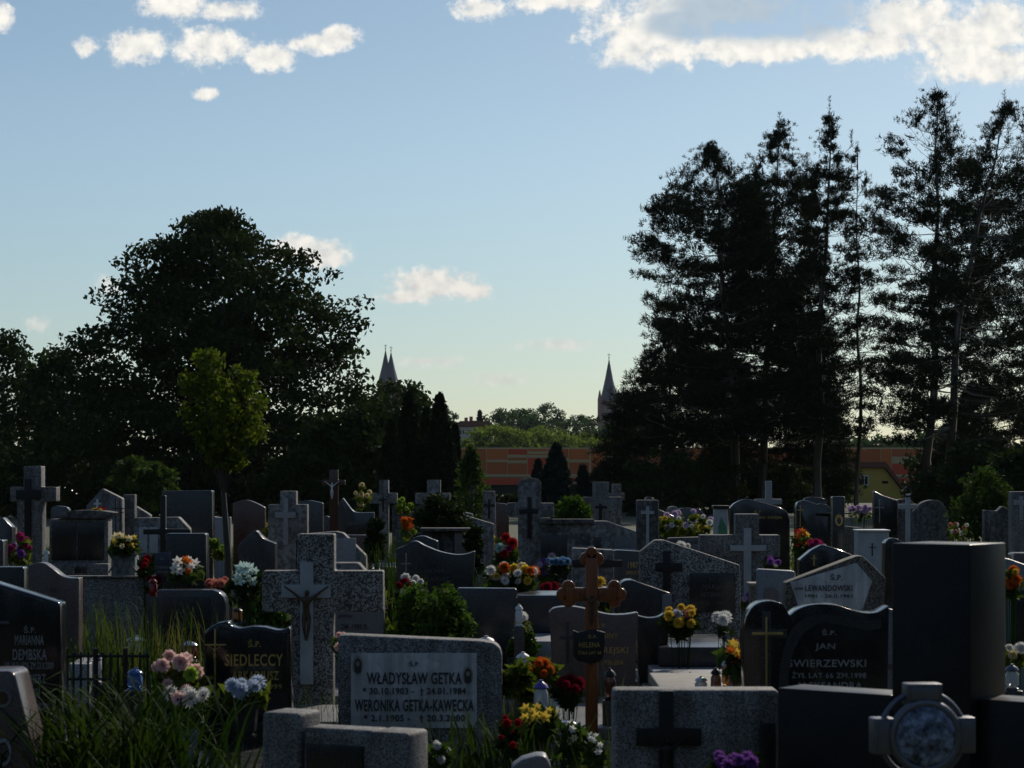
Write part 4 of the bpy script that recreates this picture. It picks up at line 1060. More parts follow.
g.plate(575, 590, 533, 545, 'concrete_dark', 0, .01); g.plate(594.5, 600.5, 537, 560, 'black_matt', 0, .008, 'niche'); g.local_box('ledge', 571, 640, Zt(551,24), Zt(548.5,24), 'palegrey', -.12, -.01)
g.plate(614, 637, 537, 551, 'midgrey', 0, .015)
g = grave('wide dark stone with yellow letters left of the sloping pale terrazzo stone', 19.5, [(602,552),(618,550),(652,552)], 'darkgrey', th=.16)
g.text('1987', 628, 638, 562, 568, 'gold'); g.text('JERZY', 626, 640, 571, 575, 'gold')
g = grave('low grey stone with a dark cross bar behind the arms of the wooden cross', 18.5, [(572,548),(614,550)], 'concrete', th=.2)
g.orn(590,596,552,590,572,622,560,567,'iron',0,.02,'dark_cross')
g = crossgrave('weathered grey stone cross with a dark crucifix behind the bright dome shaped bush', 32, 593, 609, 482, 583, 622, 497, 511, 'terrazzo', .2); g.orn(599,602,504,522,595,607,506,508.5,'iron',0,.02,'crucifix')
g = grave('narrow grey post with a cut off cross arm beside the weathered stone cross', 33, [(612,484),(621,484)], 'concrete', th=.2, br=622, bl=611)
g.local_box('arm', 608, 625, Zt(500,33), Zt(493,33), 'concrete', .01, .16)
g = grave('slim grey pillar with a raised white cross, left of the wildflowers', 22, [(637,500),(659,500)], 'concrete_dark', th=.2)
g.orn(646,649,506,545,641,654,511,514,'stoneblue',0,.02,'white_cross')
g = grave('narrow pale post carrying a thin black cross, left of the tall grey stone cross', 33, [(483,491),(495,491)], 'concrete', th=.2, bl=481, br=497); g.orn(488,490,499,519,484,495,504,506.5,'iron',0,.02,'black_cross')
g = crossgrave('pale grey stone cross, left one of the two before the thuja row', 36, 379, 388.5, 480, 369.5, 397, 493, 503.5, 'concrete', .2); g.orn(382.5,384,497,511,379,387,499,500.5,'iron',0,.02,'crucifix')
g = crossgrave('pale grey cross on a broad base, right one of two before the thuja row', 36, 427, 440.5, 480, 415, 450, 493, 504, 'concrete', .2)
g.orn(432.5,434.5,489,499,430,437,491,493,'palegrey',0,.02,'pale_cross'); g.poly('base_block', [(396,g.zpx(.14)),(397,514),(414,511),(420,503),(448,505),(452,g.zpx(.14))], 'concrete_dark', .03, .3)
g = grave('black stone with a peaked flowing top and silver lettering, left of the round bushes', 18, [(396,549),(404,546),(415,541),(426,546),(440,551.5),(455,554.5),(466,554),(475,551)], 'black_matt', curve=True, th=.15, bl=399, br=468)
g.orn(405.5,406.8,553,582,401,411,563,564.3,'silver',0,.004); g.lines([('Ś.P.',436,441,561,564),('JELIŃSCY',424,453,568,573.5),('TADEUSZ',427,449,577,581)], 'faint')
g = grave('black stone with a low rounded top directly behind the peaked black one', 20.5, [(410,542),(416,537),(424,536),(432,539),(438,541)], 'black_matt', curve=True, th=.14)
g = Grave('roofed_monument', 'low monument with a flat roof on posts under the round clipped bush', 24, 450, 0, 'gravestone', None, False, True)
g.stone([(454,531),(469,531)], 'brown', .2, bz=.13, name='side_post'); g.stone([(425,531),(431,531)], 'concrete_dark', .2, name='side_post'); g.local_box('roof_slab', 420, 471, Zt(531,24), Zt(528,24), 'concrete_dark', -.1, .25); g.stone([(431.3,533),(453.7,533)], 'concrete_dark', .06, name='back_panel', y0=.1)
g = grave('pale stone with a straight sloping top right of the round clipped bush', 28, [(458,515),(466,515.5),(494,524)], 'concrete', th=.2)
g.plate(470, 483, 525, 545, 'palegrey')
g = grave('pale stone with a gently sloping top behind the straight sloping one', 31, [(452,508),(460,511),(473,514)], 'concrete', th=.2)
g = Grave('crucifix', 'dark red brown wooden crucifix with a small pale figure before the huge tree', 34, 333, 0, 'grave cross', None, False, False)
g.cross(329.5, 338, 470, 322, 345, 480, 485, 'darkwood', .14, 0, 'wooden_beams'); g.figure(332, 481, 499, 'white', -.004)
g = crossgrave('broad grey stone cross with a pale cross and stepped foot, behind the large terrazzo cross', 22, 280, 296, 491, 268, 307, 504.5, 540, 'concrete', .2, a2=270, b2=296)
g.poly('shoulder', [(296.3,540),(296.3,g.zpx(.14)),(305,g.zpx(.14)),(305,540)], 'concrete_dark', .02, .16)
g.orn(283.5,288.5,498,545,275,296,512,518,'palegrey',0,.03,'pale_cross')
g = grave('dark red brown stone with an arched top just right of the thin tree trunk', 30, [(233,503),(240,501),(247,500),(256,503),(265,507.5)], 'red', curve=True, th=.16)
g = grave('dark stone with a shallow arched top right of the broad grey stone cross', 32, [(295,503),(303,501),(311,500.5),(323,503)], 'darkgrey', curve=True, th=.16)
g = grave('pale grey stone with a wavy top left of the thin tree trunk', 30, [(191,516),(196,514),(203,513),(212,516),(220,517.5),(230,517)], 'palegrey', curve=True, th=.16)
g.orn(196.5,198,522,540,193.5,201,527,528.5,'lead',0,.004)
g = grave('small dark stone with a bright S curved right shoulder near the thin tree trunk', 20, [(238,546),(246,538),(255,530.5),(261,536),(266,540),(275,543.5)], 'darkgrey', curve=True, th=.2)
g = grave('grey stone with a steep concave right shoulder beside the brown crucifix', 30, [(338,506),(342,498.5),(345,501),(352,510),(358,512.5),(374,512.5)], 'darkgrey', curve=True, th=.2); g.plate(346, 370, 522, 535, 'black_matt')
g = grave('dull stone with a flat top left of the pale cross by the thujas', 27, [(340,535),(368,535)], 'red', th=.16)
g = grave('grey stone with a pitched roof top and a pale panel behind the large terrazzo cross', 20, [(303,534),(336,531.5),(343,533),(366,556)], 'concrete', th=.22, bl=303, br=367); g.plate(334, 356, 538, 570, 'palegrey')
g = grave('small dark stone with a curved lit top at the left of the brown crucifix foot', 36, [(318,520),(326,516),(334,520)], 'darkgrey', curve=True, th=.16)

# left side, middle
g = crossgrave('tall terrazzo cross with a black cross on it, the tallest stone at the left', 22, 23.5, 41, 466, 10, 56, 487, 501.5, 'terrazzo', .2, a2=17, b2=42); g.orn(25,31.5,479,540,16.5,41,490,499.5,'iron',0,.03,'black_cross')
g = grave('large terrazzo stone with a black double panel and a low arched cap at the left', 20, [(49,519),(108,519)], 'terrazzo', th=.22)
g.poly('arched_cap', [(57,518.5),(62,512.5),(75,510.5),(90,510),(105,511),(114,512.5),(112,515),(104,518.5)], 'concrete_dark', -.05, .3, .006)
pn = g.plate(52, 76.3, 522, 560, 'black_matt'); g.plate(78, 104, 522, 560, 'black_matt')
g.local_box('ledge', 44, 112, .142, Zt(563,20), 'terrazzo', -.2, -.08); g.plate(79, 91, 566, 572, 'black_matt', -.2, .008)
g = grave('terrazzo stone with pointed gable and small white cross behind the double panel stone', 30, [(86,506),(102,488.5),(122,498.5)], 'terrazzo', th=.2, bl=85, br=123); g.orn(96.5,98.5,499,512,94,101,503,504.5,'white',0,.02,'white_cross')
g = grave('narrow grey post right of the pointed gable stone', 30.5, [(123,494.5),(134.5,494.5)], 'concrete_dark', th=.2, bed=False)
g = grave('grey stone with a sloping right top, right of the narrow grey post', 31.5, [(126,504),(136,506.5),(150,515)], 'concrete', th=.2)
mc = Grave('lattice_cross', 'black iron lattice cross left of the grey chamfered stone', 26, 118, 0, 'grave cross', None, False, False)
mc.orn(115.4,116.6,499,560,112,124,512,513,'iron',0,.02,'iron_bars'); mc.orn(119.4,120.6,499,560,112.5,124,508,509,'iron',.03,.02,'iron_bars')
g = grave('wide grey stone with a cut off right corner and pale inscription fields', 26, [(134,518),(178,517),(189,528.5)], 'concrete', th=.22, br=190)
for a in (139, 149.5): g.plate(a, a+8.5, 527, 553, 'stoneblue')
mc = Grave('iron_cross', 'plain black cross with a low cross bar on the chamfered grey stone row', 24, 163, 0, 'grave cross', None, False, False)
mc.cross(160, 165.5, 495.5, 143, 190, 529, 534.5, 'iron', .08, 0, 'iron_bars')
g = grave('black stone with a flat top behind the white lilies', 17, [(165,533.5),(206,533.5)], 'black_matt', th=.18, br=207)
g = grave('big plain dark block in the shade below the green bush', 28, [(162,491),(212,490.5)], 'black_matt', th=.25, br=213)
g = grave('dark sloping stone at the left edge behind the red flowers', 25, [(-8,526),(2,517),(12,527)], 'darkgrey', th=.2)
g = grave('low dark stone at the left edge in front of the tall terrazzo cross', 18.5, [(-12,540),(3,540)], 'darkgrey', th=.2)
sp_ = Grave('memorial_plaque', 'small dark blue shield plaque on a stick among the red flowers', 16.2, 162, 0, 'plaque', None, False, False)
M['darkblue'] = plain('dark blue enamel', (.02,.03,.06), .3)
sp_.poly('stake', [(161.2,g.zpx(0)+60),(161.2,580),(162.8,580),(162.8,g.zpx(0)+60)], 'iron', .01, .01, 0)
s2 = sp_.poly('shield', [(155,553),(170,552),(170,572),(167,580),(162,584),(158,580),(155,572)], 'darkblue', 0, .008, .001)
sp_.lines([('Ś.P.',160,165,557,560),('STEFAN',157,168,566,568.5),('1920-1991',157,168,571,573)], 'silver', 0, s2)

# right side, middle and back
g = grave('black stone with a broad arched top and gold lettering beside the pale green panel', 32, [(730,508),(736,502.5),(746,499),(756,501),(768,504),(780,507.5),(787,512),(790,519)], 'black', curve=True, th=.22); g.lines([('Ś.P.',754,762,510,513),('RODZINA ZARĘBA',748,782,516,519.5)], 'gold')
g = crossgrave('pale cross standing behind the broad arched black stone', 45, 766, 772, 481, 755, 782, 499, 504.5, 'palegrey', .18, plinth=False, bed=False)
g = grave('black stone with a thin gold cross and two lit shoulders, left of the black pillar', 30, [(796,508),(798,502),(804,500),(818,504.5),(820,503.5),(827,504.5),(831,509)], 'black', th=.22, bl=796, br=832); g.orn(799.7,800.7,505,527,797,804,509.5,510.6,'gold',0,.01)
g.local_box('ledge', 816, 850, Zt(514,30), Zt(512.5,30), 'darkgrey', -.14, .0)
g = grave('slim black pillar with an oval yellow emblem', 26, [(832.5,496.5),(845,496.5)], 'black_matt', th=.18); disc(g, 839, 520, 4, 5.8, 'gold', name='oval_emblem'); disc(g, 839, 521, 2, 3.4, 'lead', -.008, .004, name='emblem_figure')
g = grave('black stone with a sloping lit top and a thin cross, left of the grey boulders', 38, [(874,491),(882,495),(898,500.5)], 'black', th=.22); g.orn(879,880,499,523,875,884,507,508,'silver',0,.01)
g = grave('rough grey rounded boulder stone left of the thin metal cross', 42, [(888,512),(894,502),(904,499),(914,503),(922,512)], 'concrete_dark', curve=True, th=.3)
g = grave('rough grey rounded boulder stone right of the thin metal cross', 41, [(914,512),(922,503),(932,500),(941,502),(947,511),(950,520)], 'concrete_dark', curve=True, th=.3)
g = Grave('metal_cross', 'thin pale metal cross with a rounded head between the grey boulder stones', 30, 908, 0, 'grave cross', None, False, False)
g.cross(906, 910.5, 494, 899, 917, 504, 509, 'stoneblue', .06, 0, 'cross_beams'); ring(g, 908, 492, 5, 5.5, 'iron', .03, .03, 'round_head')
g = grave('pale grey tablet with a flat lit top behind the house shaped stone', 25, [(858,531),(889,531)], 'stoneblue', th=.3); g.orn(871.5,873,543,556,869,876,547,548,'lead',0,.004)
g.local_box('cap', 857, 890, Zt(531.5,25), Zt(529.8,25), 'white', -.03, .33)  # thin white strip stands in for the sunlit top edge
g = grave('low brownish stone between the black pillar and the pale grey tablet', 27, [(845,526),(862,528)], 'terrazzo_brown', th=.25)
g = grave('dark blue black stone with a lit sloping right top, behind the house shaped stone', 19.5, [(800,560),(812,550),(822,544.5),(838,549),(853,555)], 'black', th=.22); g.orn(813.2,814.8,555,566,811,817,558,559,'gold',0,.006)
g = grave('dark low stone with a curved lit top right of the pale grey tablet', 21, [(885,543),(890,538.5),(898,539),(906,545)], 'black', curve=True, th=.2)
g = grave('grey pillar with a pale cross on its face at the right edge', 28, [(1012.5,491.5),(1036,491.5)], 'terrazzo', th=.25); g.orn(1019,1023,496,520,1013.5,1030,500,505,'palegrey',0,.02,'pale_cross')
g = grave('grey stone with a bright concave top left of the right edge pillar', 31, [(985,510),(998,511),(1003,506),(1008,509),(1012,514)], 'concrete_dark', th=.22)
g = grave('dark sloping stone at the right edge behind the orange flowers', 12.5, [(994,556),(1010,559),(1024,564),(1040,568)], 'blueg', th=.16, bed=False)
g.plate(1012, 1040, 590, 650, 'black_matt', 0, .02)
g = grave('red brown stone cut off by the right edge, above the orange flowers', 15, [(1014,553),(1040,553)], 'brown', th=.2)
g = Grave('pale_panel', 'pale upright panel with a green patch beside the broad arched black stone', 27, 720.5, 0, 'panel', None, False, True)
g.stone([(714,508.5),(728,508.5)], 'stoneblue', .15); M['greenpaint'] = plain('green painted ornament', (.06,.2,.1), .6)
g.poly('green_ornament', [(719,535),(718,527),(720,521),(721,517),(723,521),(726,526),(727,535)], 'greenpaint', -.01, .011, 0); g.local_box('top_bar', 713, 729, Zt(508.5,27), Zt(505.5,27), 'iron', -.04, .18)
g = grave('wide dark low stone in front of the wildflowers', 21, [(668,538),(700,537),(740,537)], 'concrete_dark', th=.18)
g = grave('grey stone with a sloping lit top right of the slim pillar with the white cross', 29, [(656,508),(667,513),(676,517)], 'darkgrey', th=.2)
g = grave('small grey post with a domed head behind the wildflowers', 31, [(667,510),(669,507),(674,506),(678,508)], 'concrete', th=.2, bl=669, br=676)
g = grave('grey stone sliver right of the two lobed black stone', 11.8, [(884,614),(888,608),(895,610)], 'midgrey', th=.18, bl=884, br=897)
g.text('XII', 887, 892, 664, 669, 'lead')
# extra low stones far back under the trees
for i, (px, py, w_, D, mt, lb) in enumerate([(690,508,26,44,'darkgrey','dark low stone in the deep shade right of the slim pillar'),(650,497,10,46,'black_matt','small dark stone far back behind the slim pillar with the white cross'),
        (560,514,20,34,'concrete_dark','dull stone behind the left part of the family monument'),(310,512,14,44,'concrete_dark','dull stone far back between the arched dark stone and the crucifix'),
        (500,503,18,42,'red','reddish stone left of the tall grey stone cross, below the orange building'),(400,505,16,44,'concrete_dark','dull stone far back between the two pale crosses'),
        (815,497,22,46,'black_matt','dark stone far back above the two lit shoulders stone'),(60,506,18,40,'darkgrey','dark stone far back right of the tall terrazzo cross')]):
    grave(lb, D, [(px-w_/2,py+2),(px-w_/4,py),(px+w_/3,py+1),(px+w_/2,py+4)], mt, curve=True, th=.2, bed=False)
# pale slab in the gap left of the two lobed stone
pb = thing('tomb_slab', 'low pale stone tomb slab left of the two lobed black stone', 'tomb slab', (W(705,12.2), 12.2, 0))
mb = MB(); mb.box(-.22, .2, -.75, .75, 0, .44); mb.build('tomb_base', M['concrete'], pb, bev=.01)
mb = MB(); mb.box(-.26, .24, -.8, .8, .445, .5); mb.build('slab', M['stone_pale'], pb, bev=.008)
BEDS.append((pb.location.x-.26, pb.location.x+.24, 11.4, 13, .5))
tb_ = thing('tomb_slab', 'grey stepped granite tomb between the black stone and the dull brown one', 'tomb slab', (W(540,16), 16, 0))
for j, (a, b_, z0, z1, y0, y1, mt) in enumerate([(-.28,.3,0,.2,-1,1,'midgrey'),(-.24,.26,.203,.36,-.85,1,'darkgrey'),(-.2,.22,.363,.5,-.5,1,'palegrey'),(-.17,.19,.503,.78,.3,1,'darkgrey')]):
    mb = MB(); mb.box(a, b_, y0, y1, z0, z1); mb.build('step', M[mt], tb_, bev=.01)
tb_ = thing('tomb_slab', 'dark stepped granite tomb below the pale sloping terrazzo stone', 'tomb slab', (W(686,14.6), 14.6, 0))
for j, (a, b_, z0, z1, y0, y1, mt) in enumerate([(-.3,.36,0,.3,-1,.9,'midgrey'),(-.26,.32,.303,.42,-.8,.9,'palegrey'),(-.2,.28,.423,.55,-.3,.9,'darkgrey')]):
    mb = MB(); mb.box(a, b_, y0, y1, z0, z1); mb.build('step', M[mt], tb_, bev=.01)
BEDS.append((tb_.location.x-.2, tb_.location.x+.28, 14.3, 15.5, .55))
# low iron fence round a grave on the left
fx = Grave('grave_fence', 'low rusty iron fence round an overgrown grave on the left', 12, 108, 0, 'fence', None, False, False)
for (a, b_, y_) in ((64,150,656),(64,112,679)):
    mb = MB(); x0, z = fx.L(a, y_); x1, _ = fx.L(b_, y_); mb.tube([(x0,0,z),(x1,0,z)], .008, 5); mb.build('rail', M['iron'], fx.root)
for i in range(12):
    mb = MB(); x, z = fx.L(66+i*7.4, 652 if i % 4 else 648); mb.tube([(x,0,0),(x,0,z)], .007 if i % 4 else .014, 5); mb.build('bar', M['iron'], fx.root)
pst = Grave('kerb_stone', 'pale kerb stone behind the low iron fence', 12.6, 75, 0, 'kerb', None, False, False); pst.local_box('stone_block', 66, 88, 0, Zt(664,12.6), 'palegrey', 0, .5)
# lattice planter under the yellow bouquet
lp = Grave('planter', 'grey lattice planter holding the cream yellow bouquet', 18, 123, 0, 'planter', None, False, False)
lp.root.location.z = Zt(577, 18)
lp.local_box('planter_body', 111, 135, 0, Zt(551,18)-Zt(577,18), 'plastic_grey', 0, .2)
for q in range(3):
    for s1 in (-1, 1):
        x, z = lp.L(115+q*8, 563); mb = MB(); mb.tube([(x-s1*.05,-.012,z-.08-Zt(577,18)),(x+s1*.05,-.012,z+.08-Zt(577,18))], .008, 4); mb.build('lattice_strip', M['concrete'], lp.root)
lw = Grave('low_wall', 'low rough terrazzo wall below the double panel stone, under the lattice planter', 17.9, 90, 0, 'wall', None, False, False)
lw.local_box('wall_block', 30, 150, 0, Zt(577.2,17.9), 'terrazzo', 0, .34, .012); lw.local_box('coping', 28, 152, Zt(579.5,17.9)+.03, Zt(577.2,17.9)-.002, 'concrete', -.04, .0, .006)
finish_graves()

# ------------------------------------------------------------------ small repeated things on the middle graves
rr = random.Random(77)
def copy_thing(o, loc, rz, sc=1):
    c = o.copy(); C.objects.link(c); c.location = loc; c.rotation_euler = (0, 0, rz); c.scale = (sc,)*3
    for ch in o.children:
        d = ch.copy(); C.objects.link(d); d.parent = c
    return c
SPOTS = []
for s_ in GR:
    if 15.2 < s_.D < 36 and s_.x1 > s_.x0 and s_.pl:
        for q in range(2):
            SPOTS.append((s_.root.location.x + rr.uniform(-.42, .42), s_.D - rr.uniform(.18, .6)))
rr.shuffle(SPOTS)
# ------------------------------------------------------------------ flowers and lanterns
flowers('magenta and purple flowers with a fresh green leaf tuft, left of the tall terrazzo cross', 19, (4,32,532,566), [('p_magenta',7),('p_purple',5)], 8, 'mum', None, 'leaf_bright', 14, seed=1)
flowers('cream yellow bouquet in the grey lattice planter', 18, (108,141,531,551), [('p_cream',9),('p_yellow',7)], 9, 'lily', None, 'leaf_mid', 12, zb=Zt(553,18), seed=2)
flowers('single red rose bunch beside the small dark blue shield plaque', 16.4, (137,152,554,570), [('p_red',5)], 8, 'rose', None, 'leaf_dark', 10, seed=3)
flowers('white lilies with orange blossoms on the low dark stone', 15.9, (170,200,555,578), [('p_white',9),('p_orange',4)], 12, 'lily', ('pot',16,14,'plastic_black'), 'leaf_mid', 12, zb=Zt(594,15.9), seed=4)
flowers('salmon coloured low flowers left of the thin tree trunk', 16, (205,230,576,592), [('p_salmon',14)], 8, 'mum', None, 'leaf_dark', 8, seed=5)
flowers('pale aqua lilies in a dark vase before the thin tree trunk', 14.4, (230,263,562,592), [('p_aqua',11)], 15, 'lily', ('vase',22,44,'black'), 'leaf_dark', 12, seed=6)
flowers('yellow and pink tulips between the dark red stone and the broad grey cross', 25, (264,281,517,534), [('p_yellow',6),('p_pink',4)], 7, 'tulip', None, 'leaf_bright', 14, seed=7)
flowers('big bouquet of pink artificial roses with yellow buds on the left', 11.2, (148,204,648,690), [('p_pink',11),('p_lime',3)], 15, 'rose', ('pot',26,34,'plastic_black'), 'leaf_bright', 16, seed=8)
flowers('white and pink daisies with purple eyes below the pink roses', 10.9, (160,214,682,708), [('p_white',7),('p_pink',2)], 19, 'daisy', ('pot',24,26,'palegrey'), 'leaf_mid', 8, seed=9, eye='p_purple')
flowers('pale blue flowers with fresh green leaves in a dark pot before the gold lettered stone', 11, (224,266,674,698), [('p_palblue',9)], 15, 'mum', ('square',26,38,'black_matt'), 'leaf_bright', 26, zb=Zt(737,11), seed=10)
flowers('pink flower spray at the left corner of the white panel stone', 12.4, (333,346,630,652), [('p_pink',8)], 8, 'mum', None, 'leaf_mid', 4, seed=11)
flowers('dark red roses with white sprays left of the round green bush', 15.6, (394,428,572,604), [('p_wine',7),('p_white',6)], 9, ('rose','mum'), None, 'leaf_mid', 12, seed=12)
flowers('orange blossoms at the foot of the right pale cross', 27, (400,418,515,532), [('p_orange',9)], 8, 'mum', None, 'leaf_bright', 8, seed=13)
flowers('red and pink carnations left of the tall grey stone cross', 21, (494,519,532,560), [('p_red',8),('p_magenta',2),('p_aqua',2)], 10, 'mum', None, 'leaf_mid', 12, seed=14)
flowers('mixed bunch of white roses with yellow and one orange bloom above the black rectangular stone', 17, (480,542,562,588), [('p_white',13),('p_yellow',7),('p_orange',3),('p_cream',3)], 10, ('rose','mum','daisy'), ('pot',30,24,'plastic_grey'), 'leaf_mid', 14, seed=15)
flowers('blue flowers in front of the black panel of the family monument', 21.5, (544,574,556,566), [('p_blue',8),('p_aqua',3)], 8, 'mum', None, 'leaf_dark', 6, seed=16)
flowers('dark red flowers low in the shade left of the wooden cross', 18, (537,568,578,605), [('p_wine',10)], 9, 'mum', None, 'leaf_dark', 10, seed=17)
flowers('orange flowers behind broad fresh leaves right of the white panel stone', 12.6, (518,556,655,680), [('p_orange',9)], 11, 'mum', ('pot',26,26,'plastic_grey'), 'leaf_bright', 30, seed=18, lsize=.13)
flowers('broad leaved fresh green plant right of the white panel stone', 12.2, (503,530,664,700), [('p_lime',3)], 6, 'mum', None, 'leaf_bright', 60, seed=19, lsize=.16, name='potted_plant', cat='plant')
flowers('dark red chrysanthemums in a black vase left of the wooden cross shaft', 11.7, (554,584,672,695), [('p_wine',12)], 12, 'mum', ('vase',22,40,'black'), 'leaf_dark', 16, seed=20)
flowers('yellow lilies in a grey trough near the bottom edge', 10.8, (516,558,702,728), [('p_yellow',11)], 14, 'lily', ('trough',46,52,'plastic_grey'), 'leaf_mid', 16, seed=21)
flowers('small white blossoms right of the low two post monument', 9.6, (430,450,738,764), [('p_white',9)], 8, 'mum', None, 'leaf_mid', 10, seed=22)
flowers('little red blossoms in the grass below the white panel stone', 10.2, (494,524,706,748), [('p_red',7)], 8, 'rose', None, 'leaf_dark', 10, seed=23)
flowers('cream flowers drooping left of the pale terrazzo slab', 10.4, (562,584,722,748), [('p_cream',7),('p_white',3)], 11, 'lily', None, 'leaf_mid', 12, seed=24)
flowers('small white flowers beside the left edge of the pale terrazzo slab', 9.4, (585,604,730,758), [('p_white',7),('p_cream',2)], 9, 'lily', None, 'leaf_mid', 10, seed=25)
flowers('mauve and white wildflowers with yellow foliage before the pale green panel', 25, (658,716,508,536), [('p_mauve',12),('p_white',9),('p_yellow',8)], 6.5, 'daisy', None, 'leaf_bright', 22, seed=26, dep=.3)
flowers('yellow chrysanthemums with a salmon bloom in a black trough below the pale sloping stone', 14.2, (664,700,600,630), [('p_yellow',8),('p_salmon',2),('p_palblue',2)], 10, 'mum', ('trough',36,22,'plastic_black'), 'leaf_dark', 14, seed=27)
flowers('white hydrangea heads on a tall grey stone vase', 14, (709,734,609,626), [('p_white',5)], 15, 'mum', ('vase',32,58,'darkgrey'), 'leaf_dark', 3, seed=28)
flowers('orange and yellow gladioli left of the two lobed black stone', 11.6, (722,748,638,668), [('p_orange',7),('p_yellow',4)], 13, 'lily', ('vase',16,22,'g_brown'), 'leaf_mid', 12, seed=29)
flowers('red and yellow bunch in front of the black stone with the thin gold cross', 24, (790,812,528,552), [('p_red',4),('p_orange',5),('p_yellow',4)], 8, 'lily', None, 'leaf_mid', 12, seed=30)
flowers('crimson flowers at the peak of the dark blue black stone', 20.2, (806,824,538,550), [('p_magenta',6),('p_red',4)], 7, 'mum', None, 'leaf_dark', 8, seed=31)
flowers('small purple flowers right of the terrazzo cross arm', 18.2, (764,780,556,568), [('p_purple',6)], 7, 'mum', None, 'leaf_dark', 10, seed=32)
flowers('mauve flowers in a dark trough left of the sloping black stone far back', 39, (846,874,504,514), [('p_mauve',18)], 5.5, 'mum', ('trough',28,16,'concrete_dark'), 'leaf_mid', 6, seed=33)
flowers('purple flowers before the inset panel at the bottom edge', 7.4, (714,758,748,772), [('p_purple',12)], 14, 'mum', None, 'leaf_dark', 10, seed=34)
flowers('bright orange flowers at the right edge behind the tall black pillar', 11.8, (1002,1021,566,590), [('p_orange',9),('p_yellow',3)], 10, 'mum', ('vase',12,60,'midgrey'), 'leaf_mid', 5, seed=35)
flowers('lime green lily lying at the left tip of the pale sloping stone', 17.3, (650,668,540,552), [('p_lime',4)], 13, 'lily', None, 'leaf_bright', 5, seed=36, zb=Zt(560,17.3), stems=False)
flowers('white flowers lying along the sloping top of the pale terrazzo stone', 17.3, (676,692,541,550), [('p_white',4)], 8, 'mum', None, 'leaf_mid', 1, seed=37, zb=Zt(556,17.3), stems=False)
flowers('small yellow and red flowers on the arched cap of the double panel stone', 20.15, (92,106,508,514), [('p_lime',3),('p_red',4)], 6, 'mum', None, 'leaf_dark', 4, seed=38, zb=Zt(516,20.15), stems=False)
flowers('tiny white and yellow flowers by the grey boulder stone on the right', 33, (948,970,520,536), [('p_white',5),('p_salmon',4)], 5, 'mum', None, 'leaf_bright', 8, seed=39)
flowers('pale lilies on the stepped granite tomb left of the dull brown stone', 15.2, (519,528,612,622), [('p_white',4)], 8, 'mum', ('vase',10,22,'p_white'), 'leaf_bright', 8, seed=40)
flowers('white leaved flowers at the right edge beside the black pillar', 11, (1003,1024,640,662), [('p_white',5),('p_cream',3)], 10, 'mum', ('pot',18,20,'concrete'), 'leaf_bright', 10, seed=41)
flowers('wine red flowers with green leaves below the small dark blue shield plaque', 16.1, (146,160,574,592), [('p_wine',6)], 8, 'mum', None, 'leaf_dark', 8, seed=42)
flowers('small white flowers beside the tall terrazzo cross foot', 20.5, (44,50,548,558), [('p_white',3)], 5, 'mum', None, 'leaf_mid', 6, seed=43)
flowers('yellow green shrubby flowers before the left pale cross', 34, (352,372,482,508), [('p_cream',9)], 5, 'mum', None, 'leaf_bright', 16, seed=44)
flowers('yellow leaved plant between the two pale crosses', 35, (394,412,497,512), [('p_lime',6)], 5, 'mum', None, 'leaf_bright', 20, seed=45, name='plant', cat='plant')
flowers('fresh green hosta left of the thin tree trunk', 26, (209,228,536,556), [('p_lime',3)], 6, 'mum', None, 'leaf_bright', 60, seed=46, lsize=.12, name='plant', cat='plant')
flowers('low heath with red and green sprigs in front of the stepped dark tomb', 13.2, (664,698,674,684), [('p_red',6),('p_lime',5)], 6, 'mum', None, 'leaf_mid', 14, seed=47)

lantern('white and silver square lantern on the pale tomb slab', 11.7, 701, 672, 690, 13, 'g_clear', 'chrome', zb=.5, square=True)
lantern('dark brown glass lantern on the pale tomb slab', 11.8, 716, 664, 689, 11, 'g_brown', 'iron', zb=.5)
lantern('amber glass lantern with a pale cap on the pale tomb slab', 11.7, 727, 658, 688, 11, 'g_amber', 'white', zb=.5)
lantern('blue glass lantern in the grass by the low iron fence', 11.6, 135, 668, 690, 16, 'g_blue', 'g_blue', zb=0)
lantern('red glass lantern below the single red rose bunch', 16, 153, 578, 596, 9, 'g_red', 'g_red')
lantern('clear glass lantern with a violet cap between the yellow and orange flowers', 11.2, 541, 680, 712, 15, 'g_clear', 'violet', zb=0)
lantern('milky round topped lantern above the orange flowers', 13, 523, 652, 676, 14, 'g_clear', 'white', zb=0)
lantern('silver lidded lantern lying behind the yellow lilies', 10.9, 568, 720, 734, 18, 'g_clear', 'chrome', zb=0)
lantern('dark vase shaped lantern at the foot of the wooden cross', 12.3, 610, 668, 700, 12, 'g_brown', 'iron', zb=0)
lantern('small white candle lantern at the tall terrazzo cross foot', 19.6, 46, 549, 566, 5, 'white', 'white', zb=0)
lantern('white swan shaped candle on the tomb beside the black rectangular stone', 15.1, 519, 604, 626, 8, 'white', 'white', zb=0)
lantern('pale glass lantern on the kerb by the low iron fence', 12.8, 97, 652, 684, 9, 'g_clear', 'pewter', zb=0)
lantern('pale glass lantern at the right edge beside the black pillar', 10.6, 1012, 664, 690, 14, 'g_clear', 'pewter', zb=0)
# a half hidden rounded stone at the bottom edge
g = Grave('gravestone', 'small stone with a curved top half sunk at the bottom edge below the yellow lilies', 9, 535, 0, 'gravestone', None, False, True)
g.stone([(511,768),(522,760),(536,756),(546,756),(551,768)], 'midgrey', .16)

